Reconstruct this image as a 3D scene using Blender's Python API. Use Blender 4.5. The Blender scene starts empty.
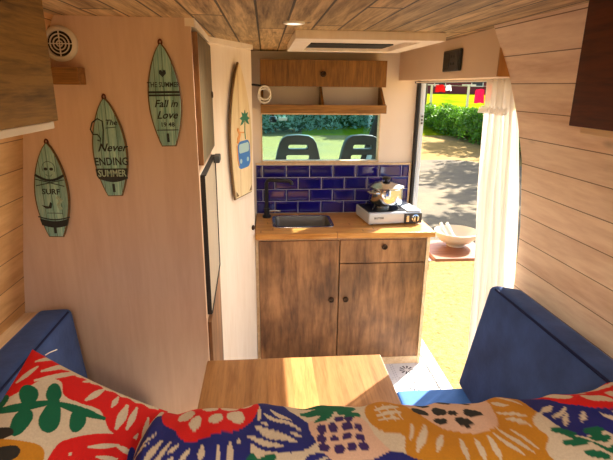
import bpy, bmesh, math, random
import numpy as np
from mathutils import Vector, Matrix
random.seed(7); rng = np.random.default_rng(5)
C = bpy.context.scene.collection
PI = math.pi
def hexc(r, g, b):
    def f(c):
        c /= 255.0
        return c/12.92 if c <= 0.04045 else ((c+0.055)/1.055)**2.4
    return (f(r), f(g), f(b), 1.0)

# ---------------------------------------------------------------- node helpers
class NT:
    def __init__(s, name):
        s.m = bpy.data.materials.new(name); s.m.use_nodes = True
        s.t = s.m.node_tree; s.n = s.t.nodes; s.l = s.t.links
        s.n.clear(); s.out = s.n.new('ShaderNodeOutputMaterial')
        s.b = s.n.new('ShaderNodeBsdfPrincipled'); s.l.new(s.b.outputs[0], s.out.inputs[0])
    def inp(s, sock, v):
        if isinstance(v, bpy.types.NodeSocket): s.l.new(v, sock)
        elif v is not None: sock.default_value = v
    def math(s, op, a, b=None, c=None):
        n = s.n.new('ShaderNodeMath'); n.operation = op
        s.inp(n.inputs[0], a); s.inp(n.inputs[1], b); s.inp(n.inputs[2], c)
        return n.outputs[0]
    def mix(s, f, a, b, bt='MIX'):
        n = s.n.new('ShaderNodeMix'); n.data_type = 'RGBA'; n.blend_type = bt
        s.inp(n.inputs[0], f); s.inp(n.inputs[6], a); s.inp(n.inputs[7], b)
        return n.outputs[2]
    def coord(s, kind='Object'):
        n = s.n.new('ShaderNodeTexCoord'); return n.outputs[kind]
    def sep(s, v):
        n = s.n.new('ShaderNodeSeparateXYZ'); s.l.new(v, n.inputs[0]); return n.outputs
    def comb(s, x, y, z):
        n = s.n.new('ShaderNodeCombineXYZ')
        for i, v in enumerate((x, y, z)): s.inp(n.inputs[i], v)
        return n.outputs[0]
    def noise(s, v, scale, detail=3, rough=0.55, dist=0.0):
        n = s.n.new('ShaderNodeTexNoise'); s.l.new(v, n.inputs['Vector'])
        n.inputs['Scale'].default_value = scale; n.inputs['Detail'].default_value = detail
        n.inputs['Roughness'].default_value = rough; n.inputs['Distortion'].default_value = dist
        return n.outputs['Fac']
    def ramp(s, f, stops):
        n = s.n.new('ShaderNodeValToRGB'); s.l.new(f, n.inputs[0])
        e = n.color_ramp.elements
        while len(e) < len(stops): e.new(0.5)
        for i, (p, c) in enumerate(stops): e[i].position = p; e[i].color = c
        return n.outputs[0]
    def white(s, v):
        n = s.n.new('ShaderNodeTexWhiteNoise'); n.noise_dimensions = '3D'
        s.l.new(v, n.inputs['Vector']); return n.outputs['Value']
    def bump(s, h, strength=0.3, dist=0.01):
        n = s.n.new('ShaderNodeBump'); n.inputs['Strength'].default_value = strength
        n.inputs['Distance'].default_value = dist
        s.l.new(h, n.inputs['Height']); s.l.new(n.outputs[0], s.b.inputs['Normal'])

def plain(name, col, rough=0.5, metal=0.0, var=0.06, scale=8, spec=0.5, bump=0.0, sheen=0.0, alpha=None):
    s = NT(name); v = s.coord()
    f = s.noise(v, scale, 3)
    dark = tuple(c*(1-var*2.2) for c in col[:3])+(1,); lite = tuple(min(1, c*(1+var*2)) for c in col[:3])+(1,)
    s.inp(s.b.inputs['Base Color'], s.mix(f, dark, lite))
    s.b.inputs['Roughness'].default_value = rough; s.b.inputs['Metallic'].default_value = metal
    s.b.inputs['Specular IOR Level'].default_value = spec
    if bump: s.bump(s.noise(v, scale*6, 2), bump, 0.004)
    if sheen:
        s.b.inputs['Sheen Weight'].default_value = sheen; s.b.inputs['Sheen Roughness'].default_value = 0.4
        s.b.inputs['Sheen Tint'].default_value = (0.35, 0.45, 0.9, 1)
    return s.m

def wood(name, dark, light, grain=1, across=0, board=None, off=0.0, end=None, gap=0.05, stretch=14, rough=0.45,
         uv=False, blotch=0.0, knots=0.0, bvar=0.25, gscale=3.0, gapcol=None, bump=0.25, spec=0.4):
    """wood with grain along one axis; board = board width in metres (seams + tone per board)"""
    s = NT(name); v = s.coord('UV' if uv else 'Object'); o = s.sep(v)
    g, a = o[grain], o[across]
    third = o[3-grain-across] if not uv else 0.0
    bid = 0.0; seam = None
    if board:
        q = s.math('DIVIDE', s.math('ADD', a, off), board)
        bid = s.math('FLOOR', q)
        fr = s.math('FRACT', q)
        seam = s.math('MAXIMUM', s.math('LESS_THAN', fr, gap), s.math('GREATER_THAN', fr, 1-gap*0.4))
        if end:
            sh = s.white(s.comb(bid, 3.1, 0.0))
            qe = s.math('ADD', s.math('DIVIDE', g, end), s.math('MULTIPLY', sh, 5.0))
            eb = s.math('FLOOR', qe)
            seam = s.math('MAXIMUM', seam, s.math('LESS_THAN', s.math('FRACT', qe), 0.012))
            bid = s.math('ADD', bid, s.math('MULTIPLY', eb, 0.37))
    shift = s.math('MULTIPLY', s.white(s.comb(bid, 1.7, 0.0)), 13.0) if board else 0.0
    vec = s.comb(s.math('ADD', g, shift), s.math('MULTIPLY', a, stretch), s.math('MULTIPLY', third, stretch) if not uv else shift)
    n1 = s.noise(vec, gscale, 5, 0.6, 0.6)
    n2 = s.noise(vec, gscale*5, 3, 0.6, 0.2)
    f = s.math('ADD', s.math('MULTIPLY', n1, 0.75), s.math('MULTIPLY', n2, 0.35))
    col = s.ramp(f, [(0.36, dark), (0.66, light)])
    if blotch:
        b = s.noise(v, 2.6, 4, 0.6)
        col = s.mix(s.math('MULTIPLY', s.ramp(b, [(0.42, (1, 1, 1, 1)), (0.6, (0, 0, 0, 1))]), blotch), col, tuple(c*0.35 for c in dark[:3])+(1,))
    if knots:
        vo = s.n.new('ShaderNodeTexVoronoi'); vo.inputs['Scale'].default_value = 4.0
        s.l.new(s.comb(s.math('MULTIPLY', g, 0.9), s.math('MULTIPLY', a, 2.2), shift), vo.inputs['Vector'])
        k = s.ramp(vo.outputs['Distance'], [(0.02, (1, 1, 1, 1)), (0.12, (0, 0, 0, 1))])
        col = s.mix(s.math('MULTIPLY', k, knots), col, tuple(c*0.45 for c in dark[:3])+(1,))
    if board:
        w = s.white(s.comb(bid, 0.0, 5.0))
        col = s.mix(1.0, col, s.ramp(w, [(0, (1-bvar,)*3+(1,)), (1, (1, 1, 1, 1))]), 'MULTIPLY')
        col = s.mix(s.math('MULTIPLY', seam, 0.9), col, gapcol or tuple(c*0.25 for c in dark[:3])+(1,))
    s.inp(s.b.inputs['Base Color'], col)
    s.b.inputs['Roughness'].default_value = rough; s.b.inputs['Specular IOR Level'].default_value = spec
    h = f if not board else s.math('SUBTRACT', s.math('MULTIPLY', f, 0.3), s.math('MULTIPLY', seam, 1.0))
    s.bump(h, bump, 0.004)
    return s.m

# ---------------------------------------------------------------- mesh helpers
def link(name, me, mat, parent=None, smooth=False):
    if mat is not None and not me.materials: me.materials.append(mat)
    o = bpy.data.objects.new(name, me); C.objects.link(o)
    if parent is not None: o.parent = parent
    if smooth:
        for p in me.polygons: p.use_smooth = True
    return o
def obj(name, bm, mat, parent=None, smooth=False):
    bmesh.ops.recalc_face_normals(bm, faces=bm.faces)
    me = bpy.data.meshes.new(name); bm.to_mesh(me); bm.free()
    o = link(name, me, mat, parent, smooth)
    if smooth: 
        try: me.set_sharp_from_angle(angle=math.radians(40))
        except Exception: pass
    return o
def tag(o, label=None, cat=None, group=None, kind=None):
    if label: o['label'] = label
    if cat: o['category'] = cat
    if group: o['group'] = group
    if kind: o['kind'] = kind
    return o
def thing(name, label, cat, loc=(0, 0, 0), rotz=0.0, group=None):
    o = bpy.data.objects.new(name, None); C.objects.link(o); o.empty_display_size = 0.05
    o.location = loc; o.rotation_euler = (0, 0, rotz)
    return tag(o, label, cat, group)
def struct(name, bm, m, smooth=False): return tag(obj(name, bm, m, None, smooth), kind='structure')
def BM(): return bmesh.new()
def box(bm, x0, x1, y0, y1, z0, z1, bev=0.0, seg=2, M=None):
    r = bmesh.ops.create_cube(bm, size=1.0)
    vs = r['verts']
    for v in vs:
        v.co = Vector(((x0+x1)/2+v.co.x*(x1-x0), (y0+y1)/2+v.co.y*(y1-y0), (z0+z1)/2+v.co.z*(z1-z0)))
    if bev > 0:
        es = list({e for v in vs for e in v.link_edges})
        rr = bmesh.ops.bevel(bm, geom=es, offset=bev, segments=seg, profile=0.6, affect='EDGES', clamp_overlap=True)
        vs = list({v for f in rr['faces'] for v in f.verts} | {v for v in vs if v.is_valid})
    if M is not None: bmesh.ops.transform(bm, matrix=M, verts=vs)
    return bm
def bx(x0, x1, y0, y1, z0, z1, bev=0.0, seg=2, M=None): return box(BM(), x0, x1, y0, y1, z0, z1, bev, seg, M)
def hexa(bm, pts):
    """8 points: 4 bottom (ccw), 4 top"""
    v = [bm.verts.new(p) for p in pts]
    for f in ((3, 2, 1, 0), (4, 5, 6, 7), (0, 1, 5, 4), (1, 2, 6, 5), (2, 3, 7, 6), (3, 0, 4, 7)): bm.faces.new([v[i] for i in f])
    return bm
def prism(pts, d):
    """closed outline of 3-D points extruded by vector d"""
    bm = BM(); a = [bm.verts.new(p) for p in pts]; b = [bm.verts.new(Vector(p)+Vector(d)) for p in pts]
    bm.faces.new(a); bm.faces.new(b[::-1]); n = len(pts)
    for i in range(n): bm.faces.new([a[i], a[(i+1) % n], b[(i+1) % n], b[i]])
    return bm
def lathe(bm, prof, c=(0, 0, 0), seg=32, M=None):
    rings = []
    for r, z in prof:
        if r < 1e-6: rings.append([bm.verts.new((c[0], c[1], c[2]+z))])
        else: rings.append([bm.verts.new((c[0]+r*math.cos(2*PI*i/seg), c[1]+r*math.sin(2*PI*i/seg), c[2]+z)) for i in range(seg)])
    for a, b in zip(rings, rings[1:]):
        for i in range(seg):
            j = (i+1) % seg
            if len(a) == 1 and len(b) == 1: continue
            if len(a) == 1: bm.faces.new([a[0], b[i], b[j]])
            elif len(b) == 1: bm.faces.new([a[i], a[j], b[0]])
            else: bm.faces.new([a[i], a[j], b[j], b[i]])
    if M is not None: bmesh.ops.transform(bm, matrix=M, verts=[v for r in rings for v in r])
    return bm
def tube(bm, pts, r, seg=10, closed=False):
    pts = [Vector(p) for p in pts]; n = len(pts); rings = []
    up = None
    for i, p in enumerate(pts):
        if closed: d = pts[(i+1) % n]-pts[i-1]
        else: d = pts[min(i+1, n-1)]-pts[max(i-1, 0)]
        d.normalize()
        if up is None: up = d.orthogonal().normalized()
        up = (up-d*up.dot(d)).normalized(); s = d.cross(up)
        rr = r[i] if isinstance(r, (list, tuple)) else r
        rings.append([bm.verts.new(p+(up*math.cos(2*PI*k/seg)+s*math.sin(2*PI*k/seg))*rr) for k in range(seg)])
    m = n if closed else n-1
    for i in range(m):
        a, b = rings[i], rings[(i+1) % n]
        for k in range(seg): bm.faces.new([a[k], a[(k+1) % seg], b[(k+1) % seg], b[k]])
    if not closed: bm.faces.new(rings[0][::-1]); bm.faces.new(rings[-1])
    return bm
def shape2d(name, loops, thick, bevel, mat, parent=None, M=None, res=3):
    """outline + holes in the XY plane, extruded, as one mesh (a filled 2-D curve turned into mesh)"""
    cu = bpy.data.curves.new(name, 'CURVE'); cu.dimensions = '2D'; cu.fill_mode = 'BOTH'
    cu.extrude = max(thick/2-bevel, 0); cu.bevel_depth = bevel; cu.bevel_resolution = res
    for lp in loops:
        sp = cu.splines.new('POLY'); sp.points.add(len(lp)-1)
        for i, p in enumerate(lp): sp.points[i].co = (p[0], p[1], 0, 1)
        sp.use_cyclic_u = True
    o = bpy.data.objects.new(name, cu); C.objects.link(o)
    bpy.context.view_layer.update()
    me = bpy.data.meshes.new_from_object(o.evaluated_get(bpy.context.evaluated_depsgraph_get()))
    bpy.data.objects.remove(o); me.name = name
    if M is not None: me.transform(M)
    me.materials.clear()
    return link(name, me, mat, parent)
def text(name, body, size, mat, parent, M, thick=0.0008, sx=1.0, shear=0.0, align='CENTER'):
    cu = bpy.data.curves.new(name, 'FONT'); cu.body = body; cu.size = size; cu.extrude = thick/2; cu.offset = size*0.018
    cu.align_x = align; cu.align_y = 'CENTER'; cu.shear = shear; cu.resolution_u = 2
    o = bpy.data.objects.new(name, cu); C.objects.link(o); bpy.context.view_layer.update()
    me = bpy.data.meshes.new_from_object(o.evaluated_get(bpy.context.evaluated_depsgraph_get()))
    bpy.data.objects.remove(o)
    me.transform(M @ Matrix.Diagonal((sx, 1, 1, 1))); me.materials.clear()
    return link(name, me, mat, parent)
def rrect(x0, x1, y0, y1, r, n=5):
    out = []
    for cx, cy, a0 in ((x1-r, y1-r, 0), (x0+r, y1-r, PI/2), (x0+r, y0+r, PI), (x1-r, y0+r, 1.5*PI)):
        for i in range(n+1): a = a0+PI/2*i/n; out.append((cx+r*math.cos(a), cy+r*math.sin(a)))
    return out
def frame_M(o, ex, ey):
    ex = Vector(ex).normalized(); ey = Vector(ey).normalized(); ez = ex.cross(ey).normalized(); ey = ez.cross(ex)
    M = Matrix.Identity(4)
    for i in range(3): M[i][0] = ex[i]; M[i][1] = ey[i]; M[i][2] = ez[i]; M[i][3] = o[i]
    return M

# ---------------------------------------------------------------- materials
M = {}
M['ceil'] = wood('ceiling_boards', hexc(112, 80, 44), hexc(226, 188, 132), 1, 0, board=0.098, off=0.023, end=1.15, gap=0.05, knots=0.8, bvar=0.35, stretch=13, gapcol=hexc(30, 18, 8), bump=0.3, rough=0.55, gscale=2.4)
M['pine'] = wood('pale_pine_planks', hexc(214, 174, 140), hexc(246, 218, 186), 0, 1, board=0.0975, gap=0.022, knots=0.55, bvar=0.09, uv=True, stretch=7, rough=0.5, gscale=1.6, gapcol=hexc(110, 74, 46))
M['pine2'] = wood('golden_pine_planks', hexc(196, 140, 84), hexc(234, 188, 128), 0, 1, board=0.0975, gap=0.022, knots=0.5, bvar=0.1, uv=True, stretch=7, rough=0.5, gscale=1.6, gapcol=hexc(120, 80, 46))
M['beige'] = wood('beige_whitewashed_ply', hexc(212, 174, 144), hexc(224, 190, 160), 2, 0, stretch=9, rough=0.5, gscale=1.4, bump=0.06)
M['cream'] = wood('cream_painted_ply', hexc(238, 218, 194), hexc(248, 232, 212), 2, 0, stretch=9, rough=0.5, gscale=1.4, bump=0.05)
M['front'] = plain('cream_bulkhead_paint', hexc(246, 228, 208), 0.55, var=0.03, scale=3)
M['header'] = plain('beige_header_panel', hexc(240, 212, 182), 0.55, var=0.03, scale=3)
M['trimwood'] = wood('pale_trim_wood', hexc(214, 176, 128), hexc(240, 210, 168), 1, 0, stretch=12, gscale=2, bump=0.1)
M['ply'] = wood('orange_ply', hexc(168, 112, 58), hexc(206, 150, 90), 2, 1, stretch=12, gscale=3, bump=0.1)
M['stain'] = wood('walnut_stained_ply', hexc(84, 50, 26), hexc(176, 126, 80), 2, 0, stretch=5.5, rough=0.42, gscale=1.9, blotch=0.5, bump=0.12)
M['shelfwood'] = wood('amber_stained_pine', hexc(84, 52, 18), hexc(150, 102, 44), 2, 0, stretch=10, rough=0.45, gscale=3, blotch=0.2, bump=0.1)
M['railwood'] = wood('amber_stained_rail', hexc(98, 62, 22), hexc(168, 118, 56), 0, 2, stretch=12, rough=0.45, gscale=3, blotch=0.15, bump=0.1)
M['ovl'] = wood('olive_brown_stain', hexc(84, 58, 20), hexc(158, 118, 54), 1, 2, stretch=12, rough=0.5, gscale=3.2, blotch=0.1, bump=0.15)
M['ovr'] = wood('dark_mahogany_stain', hexc(54, 18, 7), hexc(98, 42, 18), 1, 2, stretch=9, rough=0.5, gscale=3.2, bump=0.1)
M['greydoor'] = wood('grey_brown_door', hexc(74, 60, 42), hexc(112, 96, 70), 2, 1, stretch=9, rough=0.5, bump=0.08)
M['butcher'] = wood('beech_worktop', hexc(176, 112, 48), hexc(222, 162, 86), 0, 1, board=0.045, end=0.6, gap=0.02, bvar=0.18, stretch=10, rough=0.3, gapcol=hexc(150, 95, 45), bump=0.05)
M['tabletop'] = wood('beech_table', hexc(148, 94, 46), hexc(196, 138, 80), 1, 0, board=0.083, off=0.02, gap=0.012, bvar=0.5, stretch=12, rough=0.35, gapcol=hexc(150, 100, 55), bump=0.05)
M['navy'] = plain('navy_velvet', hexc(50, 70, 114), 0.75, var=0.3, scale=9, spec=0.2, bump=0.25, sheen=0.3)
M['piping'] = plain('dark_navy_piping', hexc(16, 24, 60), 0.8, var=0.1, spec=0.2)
M['seat_sunlit'] = plain('sunlit_blue_fabric', hexc(66, 112, 186), 0.75, var=0.1, scale=9, spec=0.2, bump=0.15, sheen=0.3)  # seat blue lightened so the colour itself carries the sunlit look
M['white'] = plain('white_plastic', hexc(236, 226, 210), 0.4, var=0.02)
M['whitep'] = plain('white_van_paint', hexc(214, 224, 232), 0.25, var=0.02)
M['rubber'] = plain('black_rubber', hexc(34, 32, 32), 0.7, var=0.1)
M['black'] = plain('matt_black_metal', hexc(22, 22, 24), 0.35, var=0.1)
M['darkgrey'] = plain('dark_grey_plastic', hexc(58, 57, 56), 0.55, var=0.08, bump=0.1)
M['steel'] = plain('brushed_steel', hexc(190, 186, 180), 0.22, 1.0, var=0.05)
M['steeld'] = plain('sink_steel', hexc(170, 160, 148), 0.45, 0.7, var=0.05)
M['chrome'] = plain('polished_steel', hexc(205, 212, 222), 0.13, 1.0, var=0.02)
M['bronze'] = plain('dark_bronze', hexc(58, 42, 30), 0.35, 0.8, var=0.1)
M['silverp'] = plain('silver_grey_enamel', hexc(204, 208, 208), 0.3, 0.2, var=0.02)
M['ink'] = plain('dark_ink', hexc(30, 36, 34), 0.6, var=0.1)
M['inkl'] = plain('pale_ink', hexc(168, 190, 160), 0.6, var=0.1)
M['rope'] = plain('brown_cord', hexc(104, 50, 34), 0.8, var=0.2, scale=60)
M['rim'] = plain('brown_board_edge', hexc(112, 82, 44), 0.6, var=0.2, scale=40)
M['turq'] = wood('weathered_turquoise', hexc(104, 168, 152), hexc(192, 226, 204), 2, 0, board=0.027, gap=0.05, bvar=0.32, stretch=14, rough=0.6, gscale=8, blotch=0.3, gapcol=hexc(62, 84, 62))
M['boardwood'] = wood('pale_surfboard_wood', hexc(222, 190, 136), hexc(244, 222, 178), 2, 0, board=0.05, gap=0.03, bvar=0.1, stretch=10, rough=0.5, gapcol=hexc(196, 160, 110))
M['grout'] = plain('pale_grout', hexc(190, 186, 205), 0.8, var=0.05)
s = NT('cobalt_glazed_tile'); f = s.noise(s.coord(), 5, 2)
s.inp(s.b.inputs['Base Color'], s.mix(f, hexc(14, 10, 78), hexc(34, 26, 128))); s.b.inputs['Roughness'].default_value = 0.07
s.b.inputs['Coat Weight'].default_value = 0.6; s.b.inputs['Coat Roughness'].default_value = 0.03
M['tile'] = s.m
M['ceramic'] = plain('cream_ceramic', hexc(206, 192, 168), 0.35, var=0.03)
M['label'] = plain('black_label', hexc(50, 46, 44), 0.5)

def glassmat(name, tint, gloss=0.12, rough=0.02):
    s = NT(name); s.n.remove(s.b)
    t = s.n.new('ShaderNodeBsdfTransparent'); t.inputs[0].default_value = tint
    g = s.n.new('ShaderNodeBsdfGlossy'); g.inputs['Roughness'].default_value = rough
    mx = s.n.new('ShaderNodeMixShader'); 
    mx.inputs[0].default_value = gloss*0.5; s.l.new(t.outputs[0], mx.inputs[1]); s.l.new(g.outputs[0], mx.inputs[2])
    s.l.new(mx.outputs[0], s.out.inputs[0]); return s.m
M['screen'] = glassmat('green_tinted_windscreen', hexc(214, 249, 250))
M['glass'] = glassmat('clear_glass', hexc(226, 236, 236))

def leafmat(name, a, b, tr=0.35, yel=None):
    s = NT(name); v = s.coord(); f = s.noise(v, 3.0, 4, 0.7); g = s.noise(v, 23.0, 1)
    col = s.ramp(s.math('ADD', s.math('MULTIPLY', f, 0.6), s.math('MULTIPLY', g, 0.4)), [(0.35, a), (0.65, b)])
    d = s.n.new('ShaderNodeBsdfTranslucent'); s.l.new(col, d.inputs[0]); s.l.new(col, s.b.inputs['Base Color'])
    s.b.inputs['Roughness'].default_value = 0.5
    mx = s.n.new('ShaderNodeMixShader'); mx.inputs[0].default_value = tr
    s.l.new(s.b.outputs[0], mx.inputs[1]); s.l.new(d.outputs[0], mx.inputs[2]); s.l.new(mx.outputs[0], s.out.inputs[0])
    return s.m
M['leaf'] = leafmat('bright_hedge_leaf', hexc(44, 84, 14), hexc(124, 180, 40))
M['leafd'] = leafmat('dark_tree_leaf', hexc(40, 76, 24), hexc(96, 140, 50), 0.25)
M['leafm'] = leafmat('blue_green_hedge_leaf', hexc(90, 150, 120), hexc(220, 236, 206), 0.5)
M['bark'] = plain('grey_bark', hexc(96, 80, 62), 0.9, var=0.3, scale=20, bump=0.5)

# curtain
s = NT('sheer_white_curtain')
t = s.n.new('ShaderNodeBsdfTranslucent'); t.inputs[0].default_value = hexc(246, 242, 234)
d = s.n.new('ShaderNodeBsdfDiffuse'); d.inputs[0].default_value = hexc(242, 234, 224)
tp = s.n.new('ShaderNodeBsdfTransparent')
m1 = s.n.new('ShaderNodeMixShader'); m1.inputs[0].default_value = 0.30
m2 = s.n.new('ShaderNodeMixShader'); m2.inputs[0].default_value = 0.22
s.l.new(t.outputs[0], m1.inputs[2]); s.l.new(d.outputs[0], m1.inputs[1])
s.l.new(m1.outputs[0], m2.inputs[1]); s.l.new(tp.outputs[0], m2.inputs[2]); s.l.new(m2.outputs[0], s.out.inputs[0])
M['curtain'] = s.m

# floor: pale vinyl with dark flower motifs
s = NT('patterned_vinyl_floor'); o = s.sep(s.coord()); cell = 0.17
fx = s.math('SUBTRACT', s.math('FRACT', s.math('DIVIDE', s.math('ADD', o[0], 0.075), cell)), 0.5)
fy = s.math('SUBTRACT', s.math('FRACT', s.math('DIVIDE', s.math('ADD', o[1], 0.065), cell)), 0.5)
r = s.math('SQRT', s.math('ADD', s.math('MULTIPLY', fx, fx), s.math('MULTIPLY', fy, fy)))
th = s.math('ARCTAN2', fy, fx)
pet = s.math('MULTIPLY', s.math('GREATER_THAN', s.math('COSINE', s.math('MULTIPLY', th, 10)), 0.05),
             s.math('MULTIPLY', s.math('LESS_THAN', r, 0.27), s.math('GREATER_THAN', r, 0.09)))
dot = s.math('LESS_THAN', s.math('ABSOLUTE', s.math('SUBTRACT', s.math('MAXIMUM', s.math('ABSOLUTE', fx), s.math('ABSOLUTE', fy)), 0.46)), 0.02)
dash = s.math('MULTIPLY', dot, s.math('GREATER_THAN', s.math('SINE', s.math('MULTIPLY', s.math('ADD', fx, fy), 50)), 0.0))
base = s.mix(s.noise(s.coord(), 12, 3), hexc(206, 204, 202), hexc(228, 226, 224))
col = s.mix(s.math('MULTIPLY', dash, 0.45), base, hexc(90, 88, 98))
col = s.mix(pet, col, hexc(44, 42, 52)); s.inp(s.b.inputs['Base Color'], col); s.b.inputs['Roughness'].default_value = 0.35
M['vinyl'] = s.m

# ground: dry sandy yard
s = NT('dry_straw_ground'); v = s.coord()
n1 = s.noise(v, 0.6, 4); n2 = s.noise(v, 16, 4, 0.7); n3 = s.noise(v, 70, 2)
col = s.ramp(s.math('ADD', s.math('MULTIPLY', n2, 0.6), s.math('MULTIPLY', n3, 0.4)), [(0.38, hexc(116, 90, 48)), (0.6, hexc(178, 148, 88))])
col = s.mix(s.math('MULTIPLY', s.ramp(n1, [(0.45, (0, 0, 0, 1)), (0.62, (1, 1, 1, 1))]), 0.45), col, hexc(134, 116, 84))
s.inp(s.b.inputs['Base Color'], col); s.b.inputs['Roughness'].default_value = 0.95; s.b.inputs['Specular IOR Level'].default_value = 0.05; s.bump(n2, 0.5, 0.03)
M['ground'] = s.m
s = NT('sunny_lawn'); v = s.coord(); n = s.noise(v, 0.8, 4); n2 = s.noise(v, 20, 2)
s.inp(s.b.inputs['Base Color'], s.ramp(s.math('ADD', s.math('MULTIPLY', n, 0.7), s.math('MULTIPLY', n2, 0.3)), [(0.35, hexc(84, 110, 12)), (0.65, hexc(146, 146, 20))]))
s.b.inputs['Roughness'].default_value = 0.95; s.b.inputs['Specular IOR Level'].default_value = 0.0; M['lawn'] = s.m

# fabric with painted pattern stored as a colour attribute
def fabric(name):
    s = NT(name); a = s.n.new('ShaderNodeVertexColor'); a.layer_name = 'pattern'
    v = s.coord(); f = s.noise(v, 260, 2)
    s.inp(s.b.inputs['Base Color'], s.mix(s.math('ADD', s.math('MULTIPLY', f, 0.25), 0.16), a.outputs[0], (0.02, 0.02, 0.02, 1), 'MIX'))
    s.b.inputs['Roughness'].default_value = 0.85; s.b.inputs['Specular IOR Level'].default_value = 0.15
    s.bump(f, 0.2, 0.002); return s.m
M['fabric'] = fabric('printed_cotton_bolster'); M['fabric2'] = fabric('printed_cotton_pillow')

# ---------------------------------------------------------------- SETTING
# sections of the van wall (x, z), bottom to top, right side; left is mirrored about x = 0.075
SEC = [(0.955, -0.02), (0.975, 0.25), (0.985, 0.5), (0.991, 0.8), (0.989, 1.0), (0.980, 1.2), (0.950, 1.45), (0.912, 1.6), (0.868, 1.73), (0.803, 1.87), (0.782, 1.915)]
SECL = [(1.118, -0.02), (1.10, 0.3), (1.08, 0.6), (1.062, 0.8), (1.042, 0.92), (1.02, 1.11), (0.988, 1.32), (0.958, 1.52), (0.940, 1.6), (0.866, 1.77), (0.816, 1.895), (0.80, 1.92)]
def wall_planks(name, side, y0, y1, mat, slope):
    pts = [Vector((x, z)) for x, z in (SEC if side > 0 else SECL)]; fine = []
    for a, b in zip(pts, pts[1:]):
        for k in range(4): fine.append(a.lerp(b, k/4))
    fine.append(pts[-1])
    bm = BM(); uvl = bm.loops.layers.uv.new('UVMap'); acc = 0; arcs = [0]
    for a, b in zip(fine, fine[1:]): acc += (b-a).length; arcs.append(acc)
    ny = 12; rows = []
    for (p, s_) in zip(fine, arcs):
        row = []
        for j in range(ny+1):
            y = y0+(y1-y0)*j/ny
            x = p.x + slope*(1.68-y)
            if side < 0: x = 0.15-x
            row.append(bm.verts.new((x, y, p.y)))
        rows.append(row)
    for i in range(len(rows)-1):
        for j in range(ny):
            f_ = bm.faces.new([rows[i][j], rows[i][j+1], rows[i+1][j+1], rows[i+1][j]])
            for lp, (ii, jj) in zip(f_.loops, ((i, j), (i, j+1), (i+1, j+1), (i+1, j))):
                lp[uvl].uv = (y0+(y1-y0)*jj/ny, arcs[ii])
    bmesh.ops.recalc_face_normals(bm, faces=bm.faces)
    ctr = bm.faces[:][0]
    # solid thickness outwards
    g = bmesh.ops.solidify(bm, geom=bm.faces[:], thickness=0.02 if True else 0)
    xs = [v.co.x for v in bm.verts]
    o = struct(name, bm, mat); return o
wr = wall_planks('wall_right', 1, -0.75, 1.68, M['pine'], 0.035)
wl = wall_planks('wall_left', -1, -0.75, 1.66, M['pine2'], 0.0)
wl2 = wall_planks('wall_left_forward', -1, 1.66, 3.1, M['front'], 0.0)
struct('floor', bx(-0.95, 1.06, -0.75, 3.1, -0.06, 0.0), M['vinyl'])
struct('ceiling', bx(-0.75, 0.90, -0.75, 3.14, 1.90, 1.93), M['ceil'])
# outer shell of the van
struct('wall_shell_left', bx(-1.04, -0.985, -0.75, 4.3, -0.25, 2.0), M['whitep'])
struct('wall_shell_right', bx(1.08, 1.12, -0.75, 1.70, -0.25, 2.0), M['whitep'])
b = BM(); box(b, -1.0, 1.12, -0.75, 4.1, 1.95, 2.02); struct('ceiling_shell', b, M['whitep'])
b = BM(); box(b, 1.0, 1.05, 1.70, 3.25, 1.745, 1.95); struct('wall_shell_rail', b, M['whitep'])
struct('floor_shell', bx(-1.0, 1.10, -0.75, 4.3, -0.25, -0.07), M['whitep'])
# partition of the washroom, facing the camera
b = BM(); hexa(b, [(-0.86, 1.65, 0), (-0.23, 1.65, 0), (-0.23, 1.68, 0), (-0.86, 1.68, 0), (-0.645, 1.65, 1.9), (-0.23, 1.65, 1.9), (-0.23, 1.68, 1.9), (-0.645, 1.68, 1.9)])
b.free(); b = BM()
pp = [(0.15-x+0.003, 1.65, z) for x, z in SECL if 0 <= z < 1.9]
pp = [(0.15-1.114, 1.65, 0.0)]+pp+[(0.15-0.812, 1.65, 1.9), (-0.23, 1.65, 1.9), (-0.23, 1.65, 0.0)]
struct('wall_partition', prism(pp, (0, 0.02, 0)), M['beige'])
# front bulkhead with the opening to the cab
X0, X1, Z0, Z1 = -0.03, 0.735, 1.226, 1.535
b = BM()
for a in ((-0.78, X0, 0, 1.9), (X1, 0.99, 0, 1.9), (X0, X1, 0, Z0), (X0, X1, Z1, 1.9)): box(b, a[0], a[1], 3.10, 3.14, a[2], a[3])
struct('wall_front', b, M['front'])
b = BM()
for a in ((X0-0.0, X1, Z0-0.001, Z0+0.010), (X0, X1, Z1-0.008, Z1+0.001), (X0, X0+0.008, Z0, Z1), (X1-0.008, X1, Z0, Z1)): box(b, a[0], a[1], 3.092, 3.15, a[2], a[3], 0.002)
struct('trim_1', b, M['trimwood'])
# slanted header above the sliding door
b = BM(); hexa(b, [(0.798, 1.684, 1.736), (0.838, 3.1, 1.738), (1.05, 3.1, 1.738), (1.05, 1.684, 1.736),
         (0.798, 1.684, 1.90), (0.838, 3.1, 1.90), (1.05, 3.1, 1.90), (1.05, 1.684, 1.90)])
struct('wall_header', b, M['header'])
struct('trim_2', prism([(0.800, 1.674, 1.886), (0.798, 1.674, 1.738), (0.868, 1.674, 1.738)], (0, 0.009, 0)), M['ply'])
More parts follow.
